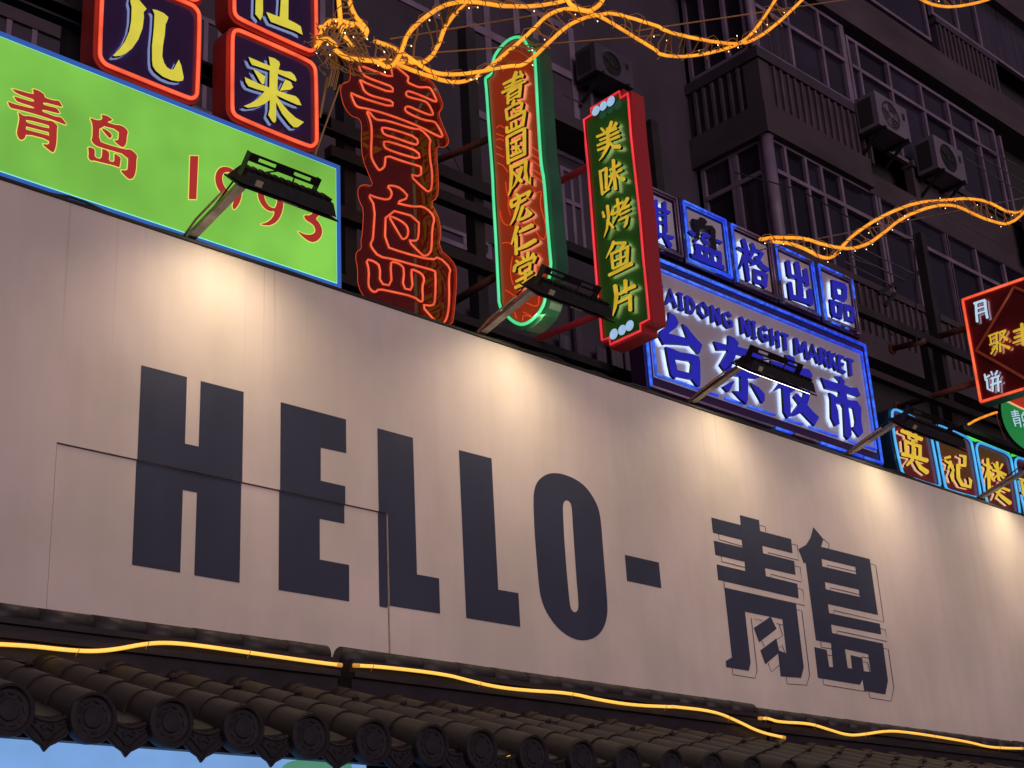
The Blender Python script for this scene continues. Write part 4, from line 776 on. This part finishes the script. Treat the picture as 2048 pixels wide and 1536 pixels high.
# ------------------------------------------------------------------ mooncake sign and beer disc at the right edge
cK = (1880,540,4.8); YX = PL('X', 14.25); YXF = PL('X', 14.25-.05)
t = thing('blade_sign', 'deep red sign with red neon border, white corner characters and an orange diamond', 'sign', YX.w(YX.uv(P('400,1270', cK)[0])))
pm = P('225,290 800,90 1250,-65 1400,1000 806,1145 400,1270', cK); u = [YX.uv(p) for p in pm]
solid('box', YX, [[grow(u, .02)]], .16, [M['ac']], t, uvs=True)
solid('face', YX, [[grow(u, -.012)]], .004, [M['redface']], t, d=.004, uvs=True)
for i in range(6):
    MB().tube([YX.w(u[i], .02), YX.w(u[(i+1) % 6], .02)], .016, 8).build('neon_tube', M['red_neon'], t, True)
for a, b in ((0, 1),): pass
for s in ('355,775 715,165', '715,165 1100,330', '355,775 830,1050 1120,1230'):
    neon('diamond_tube', YX, P(s, cK), .014, M['brownline'], t, .014, closed=False, n=0)
letter(YXF, ST('345,320,26 350,420,26 358,498,26|325,322,22 432,288,24|430,290,28 440,380,26 455,462,26|352,372,16 430,345,16|355,420,16 435,392,16', cK), 'whitel', 'halo_w', t, 'white character in the upper corner')
letter(YXF, ST('428,1000,18 440,1060,20|430,1040,18 478,1010,18|450,1050,20 458,1140,20 488,1155,16|490,975,18 505,1010,16|550,968,20 530,1010,16|488,1045,18 570,1015,20|485,1105,18 588,1070,22|508,1035,20 505,1165,22|555,1020,20 562,1165,22', cK), 'whitel', 'halo_w', t, 'white character in the lower corner')
letter(YXF, ST('465,635,18 560,600,20|482,640,18 492,705,18|542,610,20 548,770,18|475,718,18 562,690,18|490,668,12 540,650,12|560,605,18 632,578,20|628,582,24 575,680,16|575,615,20 648,672,30|575,700,20 580,785,22|540,735,14 490,805,20|560,700,12 500,765,18|590,715,18 668,748,34', cK), 'gold', 'halo_y', t, 'yellow character inside the diamond')
letter(YXF, ST('705,592,26 900,525,28|712,652,26 910,585,28|785,515,34 800,720,36|700,700,20 900,640,24', cK), 'gold', 'halo_y', t, 'yellow character cut by the photo edge')
DX = PL('X', 14.9)
t = thing('disc_sign', 'round green and red backlit sign cut by the right edge', 'sign', DX.w(DX.uv((2048, 850))))
A_, B_, C_ = (DX.uv(p) for p in ((2003,800),(2020,846),(2048,897)))
rr = .62; mid = ((A_[0]+C_[0])/2, (A_[1]+C_[1])/2); dx, dy = C_[0]-A_[0], C_[1]-A_[1]; hl = math.hypot(dx, dy)/2; k = math.sqrt(max(rr*rr-hl*hl, 0))/(2*hl)
cand = [(mid[0]-dy*k*s_, mid[1]+dx*k*s_) for s_ in (1, -1)]; ctr = min(cand, key=lambda q: q[0])
circ = lambda r_: [(ctr[0]+r_*math.cos(q*math.pi/24), ctr[1]+r_*math.sin(q*math.pi/24)) for q in range(48)]
solid('rim', DX, [[circ(rr+.035)]], .16, [M['black']], t, uvs=True)
solid('face', DX, [[circ(rr)]], .004, [M['beer_green']], t, d=.006, uvs=True)
bl_ = [DX.uv(p) for p in P('1500,110 1640,140 1720,182 1830,235 1960,272 2300,300 2300,-300 1500,-300', cL)]; cc_ = circ(rr-.002)
V_, T_ = region([bl_, cc_], lambda p: even_odd(p, [bl_]) and even_odd(p, [cc_])); us_ = sorted({i for f in T_ for i in f}); ix_ = {i: k for k, i in enumerate(us_)}
mesh('band', [DX.w(V_[i], .008) for i in us_], [tuple(ix_[i] for i in f) for f in T_], [M['beer_red']], t)
neon('cream_arc', DX, P('1590,125 1640,140 1720,182 1830,235 1960,272', cL), .010, M['cream'], t, .012, closed=False)
letter(PL('X', 14.9-.02), ST('1668,262,13 1750,250,14|1672,286,13 1758,274,14|1678,312,14 1768,298,15|1708,235,16 1718,305,15|1692,338,14 1765,326,15|1694,338,15 1722,428,15|1764,326,16 1785,438,16|1706,366,12 1772,356,12|1714,396,12 1776,386,12|1815,262,16 1805,285,14|1792,296,15 1812,372,15|1794,296,13 1865,288,15|1863,288,14 1866,330,13|1812,368,13 1900,356,14|1818,400,15 1828,445,15|1828,443,13 1890,435,14|1850,395,14 1858,438,13', cL), 'whitel', 'side', t, 'white characters on the disc', .005, .008)

# ------------------------------------------------------------------ amber light garlands over the street
def at(pts, Y, c, dy=0): return [onY(*p, Y) for p in P(pts, c)]
k2, k3 = (600,0,2.844), (1200,0,2.4)
def px(s, c): return P(s, c)
def strand(pts, Y, wob, ph, r, par):
    u = smooth([tuple(onY(*p, Y)) for p in pts], False, 2)
    q = [Vector((p[0], Y+wob*math.sin(ph+p[0]*3.2), p[2]+R_.uniform(-.002, .002))) for p in u]
    MB().tube(q, r, 8).build('light_tube', M['gar'], par, True); return q
def resample(q, step):
    out = [q[0]]; acc = 0
    for a, b in zip(q, q[1:]):
        l = (b-a).length; t_ = step-acc
        while t_ < l: out.append(a+(b-a)*(t_/l)); t_ += step
        acc = (acc+l) % step
    return out
def struts(qa, qb, par, step=.085, maxd=.42):
    A = resample(qa, step); n = 0; wires = MB(); caps = []
    for i, a in enumerate(A):
        near = sorted(qb, key=lambda v: (v-a).length)[:3]; b = near[0 if i % 2 else -1]
        d = (a-b).length
        if d < .03 or d > maxd: continue
        mid_ = (a+b)/2+Vector((R_.uniform(-.02, .02), R_.uniform(-.03, .03), R_.uniform(-.02, .02)))
        wires.tube([a, a+(mid_-a)*.5+Vector((R_.uniform(-.012, .012), 0, R_.uniform(-.012, .012))), mid_, b], .0062, 4)
        if i % 4 == 0:
            e = mid_+Vector((R_.uniform(-.06, .06), R_.uniform(-.05, .02), R_.uniform(-.05, .05))); wires.tube([mid_, e], .004, 4); caps.append(e)
    for a in resample(qa, .19)+resample(qb, .21):    # ties round the tubes
        d = Vector((R_.uniform(-.3, .3), 0, 1)).normalized(); wires.tube([a-d*.016, a+Vector((0, -.016, 0)), a+d*.016, a+d*.03], .0036, 4)
        if R_.random() < .10: e = a-d*R_.uniform(.03, .05); wires.tube([a, e], .003, 4); caps.append(e)
    w_ = wires.build('wire_web', M['wire'], par); w_['kind'] = 'stuff'
    for e in caps:
        MB().tube([e, e+Vector((.004, 0, -.007))], [.0042, .003], 6).build('bulb', M['bulb'], par)
G1Y = 6.15
def coil(q, par, r=.026, turn=.16, loose=.012):
    A = resample(q, turn/7); pts = []
    for i, a in enumerate(A[:-1]):
        d = (A[i+1]-a).normalized(); x = Vector((0, 1, 0)); y = d.cross(x).normalized(); t_ = 2*math.pi*i/7+R_.uniform(-.4, .4); rr = r+R_.uniform(-.006, loose)
        pts.append(a+x*math.cos(t_)*rr+y*math.sin(t_)*rr)
    MB().tube(pts, .0032, 4).build('wire_coil', M['wire'], par)
gt = thing('light_garland', 'twisted amber light tubes with wire web crossing above the vertical signs', 'light garland', tuple(onY(1000, 140, G1Y)), 'amber garlands over the street')
sA = strand(px('205,270 260,320 340,340 430,350 490,395 530,370 570,290 590,215 650,145 750,70 830,30 960,8 1100,22 1300,28 1450,14 1560,-12', k2), G1Y-.05, .03, 0, .0145, gt)
sB = strand(px('430,352 560,345 700,355 760,320 810,235 835,150 900,62 960,0 990,-30', k2), G1Y+.05, .03, 2, .0145, gt)
sC = strand(px('520,372 580,400 700,430 850,462 950,455 1050,410 1120,350 1250,240 1330,165 1400,88 1480,58 1580,72 1700,110 1850,180 2048,270', k2)+px('300,250 400,265 500,260 600,240 650,220 700,185 760,115 830,25 860,-20', k3), G1Y+.03, .04, 1, .0135, gt)
sD = strand(px('430,230 560,265 640,310 700,352 760,390 860,415 1000,410 1160,385 1240,390 1320,330 1400,250 1500,160 1600,105 1700,75 1800,58 1900,88 2048,150', k2)+px('300,145 400,185 500,208 600,215 700,205 780,170 860,110 940,30 985,-20', k3), G1Y-.03, .04, 3, .0135, gt)
sE = strand(px('1520,-10 1545,30 1600,60 1650,68 1700,30 1725,-20', k2), G1Y-.1, .02, 0, .017, gt)
struts(sC, sD, gt); struts(sA, sB, gt, .10, .5)
sF = strand(px('222,-30 228,20 235,120 240,180 262,215 300,268', k2), G1Y, .02, 0, .0145, gt)
sG = strand(px('262,-30 280,40 300,90 340,140 375,180 360,215', k2), G1Y+.03, .02, 1, .0145, gt)
struts(sF, sG, gt, .07)
sH = strand(px('95,262 110,200 150,128 200,118 260,140 330,150 345,190', k2), G1Y+.02, .03, 1, .0135, gt)
sI = strand(px('92,270 120,225 160,220 205,270', k2), G1Y-.02, .02, 1, .014, gt)
sJ = strand(px('96,155 150,150 230,160 300,150', k2), G1Y+.05, .02, 1, .012, gt)
struts(sH, sI, gt, .05); struts(sJ, sA, gt, .06); struts(sD[:12], sA[:20], gt, .05)
for q_ in (sA, sB, sE, sF, sG, sH, sI): coil(q_, gt)
coil(sC, gt, .022, .3, .03); coil(sD, gt, .022, .3, .03)
tang = MB()
for k in range(44):
    a = onY(600+R_.uniform(85, 330)/2.844*1.0, R_.uniform(190, 330)/2.844, G1Y+R_.uniform(-.06, .06)); pts = [a]
    for j in range(5): pts.append(pts[-1]+Vector((R_.uniform(-.06, .09), R_.uniform(-.03, .03), R_.uniform(-.05, .045))))
    tang.tube([Vector(q) for q in smooth([tuple(p) for p in pts], False, 1)], .0036, 4)
for k in range(6):
    a = onY(660+k*3, 100+R_.uniform(0, 10), G1Y+.04); tang.tube([a, a+Vector((.01, 0, -.12)), a+Vector((-.02, 0, -.26))], .0032, 4)
tang.build('wire_tangle', M['wire'], gt)['kind'] = 'stuff'
for a, b, r in (((874,105),(1320,70),.005), ((780,78),(1180,12),.005), ((1270,62),(1700,-2),.006), ((680,170),(630,310),.006), ((655,155),(640,235),.008)):
    tag(MB().tube([onY(*a, G1Y+.12), onY(*b, G1Y+.12)], r, 5).build('steel_cable', M['wire'], gt))
G2Y = 6.7
gt = thing('light_garland', 'twisted amber light tubes in front of the blue boxes and dark windows at right', 'light garland', tuple(onY(1700, 470, G2Y)), 'amber garlands over the street')
s1 = strand(px('780,1145 850,1130 950,1135 1000,1145 1060,1175 1140,1200 1210,1200 1290,1170 1380,1110 1450,1050 1530,1010 1620,990 1720,995 1830,1030 1930,1070 1960,1075 2000,1050 2050,990 2100,940', k3), G2Y-.03, .04, 1, .0155, gt)
s2 = strand(px('820,1160 900,1175 960,1200 1030,1235 1090,1245 1140,1220 1190,1160 1260,1100 1350,1040 1440,1000 1530,975 1620,960 1720,948 1800,955 1860,980 1930,1020 2000,1025 2060,1000 2120,980', k3), G2Y+.03, .04, 3, .0155, gt)
struts(s1, s2, gt, .10); coil(s1, gt, .02, .4, .02); coil(s2, gt, .02, .4, .02)
for a, b in (((1520,500),(2060,393)), ((1700,515),(1750,532))):
    MB().tube([onY(*a, G2Y+.1), onY(*b, G2Y+.1)], .006, 5).build('steel_cable', M['galv'], gt)
gt = thing('light_garland', 'short arc of amber light tube at the top right edge of the photo', 'light garland', tuple(onY(1900, 5, G2Y)), 'amber garlands over the street')
s3 = strand(px('1500,-25 1540,-2 1600,20 1690,32 1790,22 1860,0 1900,-20', k3), G2Y, .02, 1, .017, gt)
s4 = strand(px('1500,-45 1560,-60 1700,-70 1860,-55 1900,-45', k3), G2Y+.05, .02, 1, .017, gt)
struts(s3, s4, gt, .12)
gt = thing('light_garland', 'small amber tube end poking out below the mooncake sign', 'light garland', tuple(onY(1960, 840, 7.6)), 'amber garlands over the street')
strand(P('1165,405 1240,360 1330,320 1490,265', cL), 7.7, .01, 0, .014, gt)
MB().tube([onY(*p, 7.7) for p in P('1490,265 1520,400 1600,590', cL)], .006, 5).build('wire', M['wire'], gt)
# hanging dark cables
for i, (pts, Y, lab) in enumerate(((P('20,0 260,60 430,150 560,300', (1690,620,5.88)), 7.9, 'thin dark cable sagging over the steel frame at the right'),
        ([(1470,345),(1600,380),(1760,470),(1830,480)], 9.2, 'dark cable crossing the lower bay windows'), ([(820,235),(900,300),(960,420)], 10.5, 'dark cable hanging left of the green bordered sign'),
        ([(1828,470),(1832,560),(1833,700)], 7.8, 'thin cable hanging beside the black post'))):
    tag(MB().tube([onY(*p, Y) for p in pts], .009, 5).build('hanging_cable', M['cable']), lab, 'cable')

# ------------------------------------------------------------------ tiled eave
ev = thing('tiled_eave', 'grey tiled eave with round end tiles and pointed drip tiles under the cream board', 'roof', (7, 5.6, 2.7))
YE, ZE, SLP = 5.6, 2.728, .355
n_col = 0; pitch = .36; X0 = onY(340, 1439, YE).x; DIRV = Vector((0, 1, SLP)).normalized(); UPN = Vector((0, -SLP, 1)).normalized()
LEN = 1.33; NT = 6; RAD = .104
def halfcyl(r0, r1, l, n=12, a0=-.15, a1=math.pi+.15, th=.012):
    mb = MB(); V = []
    for (t_, r, ) in ((0, r0), (l, r1)):
        for rr2 in (r, r-th):
            V += [Vector((0, 0, 0))+DIRV*t_+Vector((math.cos(a0+(a1-a0)*k/n)*rr2, 0, 0))+UPN*math.sin(a0+(a1-a0)*k/n)*rr2 for k in range(n+1)]
    m_ = n+1; F = []
    for k in range(n):
        F += [(k, 2*m_+k, 2*m_+k+1, k+1), (m_+k, m_+k+1, 3*m_+k+1, 3*m_+k), (k, k+1, m_+k+1, m_+k), (2*m_+k, 3*m_+k, 3*m_+k+1, 2*m_+k+1)]
    return mb.add(V, F)
def share(name, me, loc, parent, rot=None, mt=None):
    o = bpy.data.objects.new(name, me); COL.objects.link(o); o.parent = parent; o.location = Vector(loc)-ROOT[parent]; ROOT[o] = ROOT[parent]
    if rot: o.rotation_euler = rot
    return o
def proto(mb, mt, sm=True):
    me = bpy.data.meshes.new('tile'); me.from_pydata([tuple(v) for v in mb.V], [], mb.F); me.materials.append(mt)
    if sm: me.polygons.foreach_set('use_smooth', [True]*len(mb.F)); 
    me.update(); return me
capm = proto(halfcyl(RAD, RAD-.008, LEN/NT+.02), M['tile']); capm.set_sharp_from_angle(angle=.7)
panm = proto(halfcyl(.20, .195, LEN/NT+.03, 8, math.pi+.98, 2*math.pi-.98), M['tile']); panm.set_sharp_from_angle(angle=.7)
# end disc: rim, dish and a boss with petals
def lathe(prof, n=28):
    mb = MB(); V = []; F = []
    for (r, y) in prof: V += [Vector((r*math.cos(2*math.pi*k/n), y, r*math.sin(2*math.pi*k/n))) for k in range(n)]
    for i in range(len(prof)-1):
        for k in range(n): F.append((i*n+k, i*n+(k+1) % n, (i+1)*n+(k+1) % n, (i+1)*n+k))
    F.append(tuple(range(n))[::-1]); F.append(tuple((len(prof)-1)*n+k for k in range(n)))
    return mb.add(V, F)
dm = lathe([(RAD*.98, .05), (RAD*1.03, .0), (RAD*1.0, -.012), (RAD*.84, -.014), (RAD*.78, -.002), (RAD*.45, .0), (RAD*.40, -.008), (RAD*.12, -.01)])
for k in range(9):
    a = 2*math.pi*k/9; cx_, cz_ = math.cos(a)*RAD*.6, math.sin(a)*RAD*.6
    dm.tube([Vector((cx_-math.sin(a)*.012, -.003, cz_+math.cos(a)*.012)), Vector((cx_, -.004, cz_)), Vector((cx_+math.sin(a)*.012, -.003, cz_-math.cos(a)*.012))], .005, 5)
discm = proto(dm, M['tile_end']); discm.set_sharp_from_angle(angle=.6)
# drip tile: curved top, pointed tongue, raised border and scroll relief
arc = [(-.125+.25*k/10, -.05*math.sin(math.pi*k/10)) for k in range(11)]
low = [(.128, -.035), (.115, -.075), (.085, -.115), (.05, -.14), (.02, -.155), (0, -.178), (-.02, -.155), (-.05, -.14), (-.085, -.115), (-.115, -.075), (-.128, -.035)]
outl = arc+low
def dripmesh():
    V, T = region([outl], lambda p: even_odd(p, [outl])); mb = MB(); n = len(V)
    T2 = [f if sum(V[f[i]][0]*V[f[(i+1) % 3]][1]-V[f[(i+1) % 3]][0]*V[f[i]][1] for i in range(3)) > 0 else f[::-1] for f in T]
    es = {(f[i], f[(i+1) % 3]) for f in T2 for i in range(3)}
    F = T2+[(b, a, a+n, b+n) for a, b in es if (b, a) not in es]+[tuple(i+n for i in f[::-1]) for f in T2]
    mb.add([Vector((p[0], 0, p[1])) for p in V]+[Vector((p[0], .014, p[1])) for p in V], F)
    bd = grow(outl, -.010); mb.tube([Vector((p[0], -.003, p[1])) for p in bd], .006, 5, True)
    for sgn in (1, -1):
        mb.tube([Vector((sgn*x_, -.003, z_)) for x_, z_ in ((.005, -.135), (.03, -.11), (.06, -.085), (.085, -.065), (.07, -.055), (.05, -.07))], .005, 5)
        mb.tube([Vector((sgn*x_, -.003, z_)) for x_, z_ in ((.0, -.085), (.02, -.095), (.03, -.08), (.015, -.07))], .004, 5)
    return mb
dripm = proto(dripmesh(), M['tile_end'], False)
lug = MB().tube([Vector((-.018, 0, 0)), Vector((0, -.008, .012)), Vector((.022, 0, .003))], [.008, .014, .006], 7); lugm = proto(lug, M['tile_end'])
cols = range(-6, 34)
for c_ in cols:
    x = X0+pitch*c_
    if c_ >= 5: x -= .02+.018*min(1, c_-4)
    if x > 13.6: break
    sag = R_.uniform(-.006, .006)
    for k in range(NT):
        b = Vector((x+R_.uniform(-.003, .003), YE, ZE+sag))+DIRV*(LEN*k/NT); e = UPN*R_.uniform(-.003, .003)
        share('cap_tile', capm, b+e, ev, (R_.uniform(-.01, .01), 0, R_.uniform(-.012, .012)))
        if k < 5: share('pan_tile', panm, Vector((x+pitch/2, YE, ZE+.175))+DIRV*(LEN*k/NT), ev)
    share('end_disc', discm, (x, YE-.006, ZE+sag), ev, (0, R_.uniform(0, .6), 0))
    share('drip_tile', dripm, (x+pitch/2, YE+.012, ZE+.03), ev, (.12, 0, R_.uniform(-.03, .03)))
    share('tile_lug', lugm, Vector((x, YE, ZE+sag))+DIRV*(LEN*3/NT-.01)+UPN*(RAD+.002), ev, (0, 0, R_.uniform(-.4, .4)))
a_, b_ = Vector((X0-6.6*pitch, YE+.06, ZE-.05)), Vector((14, YE+.06, ZE-.05))
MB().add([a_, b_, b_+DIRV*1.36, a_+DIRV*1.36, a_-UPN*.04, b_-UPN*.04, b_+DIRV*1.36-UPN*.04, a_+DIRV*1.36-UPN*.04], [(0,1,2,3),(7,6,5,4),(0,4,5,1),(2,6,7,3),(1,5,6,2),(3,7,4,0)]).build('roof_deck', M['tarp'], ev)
MB().box((.5, YE+.10, onY(300, 1494, YE+.1).z), (14, YE+.15, ZE-.06)).build('eave_board', M['steel'], ev)
# ridge in three runs
def ridge(p0, p1, cut):
    Y = 6.80; A, B = onY(*p0, Y), onY(*p1, Y); n = max(3, int((B.x-A.x)/.27)); Rr = .066
    for k in range(n):
        q0, q1 = A+(B-A)*(k/n), A+(B-A)*((k+1)/n)
        mb = MB().tube([Vector((q0.x, Y+.02, q0.z-Rr-R_.uniform(0, .003))), Vector((q1.x-.006, Y+.02, q1.z-Rr))], [Rr, Rr-.003], 16)
        mb.build('ridge_tile', M['ridge'], ev, True)
    for (dy0, dy1, z0_, z1_) in ((-.10, .12, -.125, -.095), (-.075, .12, -.165, -.127), (-.12, .12, -.20, -.167), (-.09, .12, -.30, -.202)):
        m2 = MB(); V = [Vector((A.x, Y+dy0, A.z+z0_)), Vector((B.x, Y+dy0, B.z+z0_)), Vector((B.x, Y+dy1, B.z+z0_)), Vector((A.x, Y+dy1, A.z+z0_)),
                        Vector((A.x, Y+dy0, A.z+z1_)), Vector((B.x, Y+dy0, B.z+z1_)), Vector((B.x, Y+dy1, B.z+z1_)), Vector((A.x, Y+dy1, A.z+z1_))]
        m2.add(V, [(0,3,2,1),(4,5,6,7),(0,1,5,4),(1,2,6,5),(2,3,7,6),(3,0,4,7)]).build('ridge_course', M['ridge'], ev)
ridge((-160, 1182), (655, 1289), 0)
ridge((683, 1291), (1505, 1406), 0)
ridge((1512, 1413), (2020, 1480), 0)
ridge((2030, 1480), (2120, 1492), 0)
# light flex on the ridge
FLY = 6.66
q6, q7, q8 = (0,1150,2.926), (650,1150,2.926), (1300,1150,2.738)
for lab, pts in (('yellow light flex along the ridge at the left, ending by the gap', P('-260,395 0,405 180,415 400,440 550,447 680,435 850,402 980,395 1150,410 1500,460 1850,510 1975,525', q6)),
                 ('long yellow light flex that drops onto the roof tiles in the middle', P('190,530 330,537 700,580 850,620 1000,655 1170,675 1430,690 1600,730 1800,762 2035,772', q7)+P('120,720 350,745 480,800 600,860 725,888', q8)),
                 ('yellow light flex along the ridge at the right', P('610,785 650,785 700,805 870,812 960,840 1080,878 1160,875 1300,852 1420,862 1570,885 1750,915 1850,942 1950,948 2035,950', q8))):
    t = thing('light_flex', lab, 'light flex', tuple(onY(*pts[1], FLY)), 'yellow light flexes on the roof ridge')
    q = [Vector(v) for v in smooth([tuple(onY(*p, FLY)) for p in pts], False, 2)]
    MB().tube(q, .0105, 8).build('light_tube', M['flex'], t, True)
    for e, f in ((q[0], q[1]), (q[-1], q[-2])):
        d = (e-f).normalized(); MB().tube([e-d*.01, e+d*.028], .0125, 10).build('end_cap', M['flex_cap'], t, True)
    for k in range(4, len(q)-3, 11):
        a = q[k]; MB().tube([a+Vector((0, .0, .014)), a+Vector((0, -.013, 0)), a+Vector((-.004, 0, -.014)), a+Vector((-.012, 0, -.03))], .0022, 5).build('tie', M['cord'], t)
t = thing('light_flex', 'stub of yellow light flex glowing through the gap under the end tiles', 'light flex', tuple(onY(1030, 1508, 5.72)))
MB().tube([onY(994, 1506, 5.76), onY(1030, 1511, 5.76)], .012, 8).build('light_tube', M['flex'], t, True)
MB().tube([onY(955, 1528, 5.9), onY(1010, 1545, 5.9)], .012, 8).build('light_tube', M['flex'], t, True)
# lit board below the eave
LY = PL('Y', 6.0); ux = LY.uv((738, 1525)); zt_ = LY.uv((300, 1487))[1]+.03
t = thing('lightbox_sign', 'pale blue backlit board with green emblem under the tiled eave', 'sign', (3.5, 6.0, 2.0))
MB().box((.6, 6.004, 1.55), (ux[0], 6.12, zt_)).build('box', M['steel'], t)
solid('face', LY, [[rc(.62, ux[0]-.02, 1.57, zt_-.02)]], .003, [M['skyblue']], t, d=.003, uvs=True)
em = [LY.uv(p) for p in P('560,1536 575,1524 600,1519 650,1516 690,1520 705,1530 700,1590 560,1600')]
solid('emblem', LY, [[smooth(em)]], 0, [M['emblem']], t, d=.005, uvs=True)
s_ = thing('shop_front', 'dark shop front wall beneath the tiled eave', 'shop front', (8, 7.1, 0))
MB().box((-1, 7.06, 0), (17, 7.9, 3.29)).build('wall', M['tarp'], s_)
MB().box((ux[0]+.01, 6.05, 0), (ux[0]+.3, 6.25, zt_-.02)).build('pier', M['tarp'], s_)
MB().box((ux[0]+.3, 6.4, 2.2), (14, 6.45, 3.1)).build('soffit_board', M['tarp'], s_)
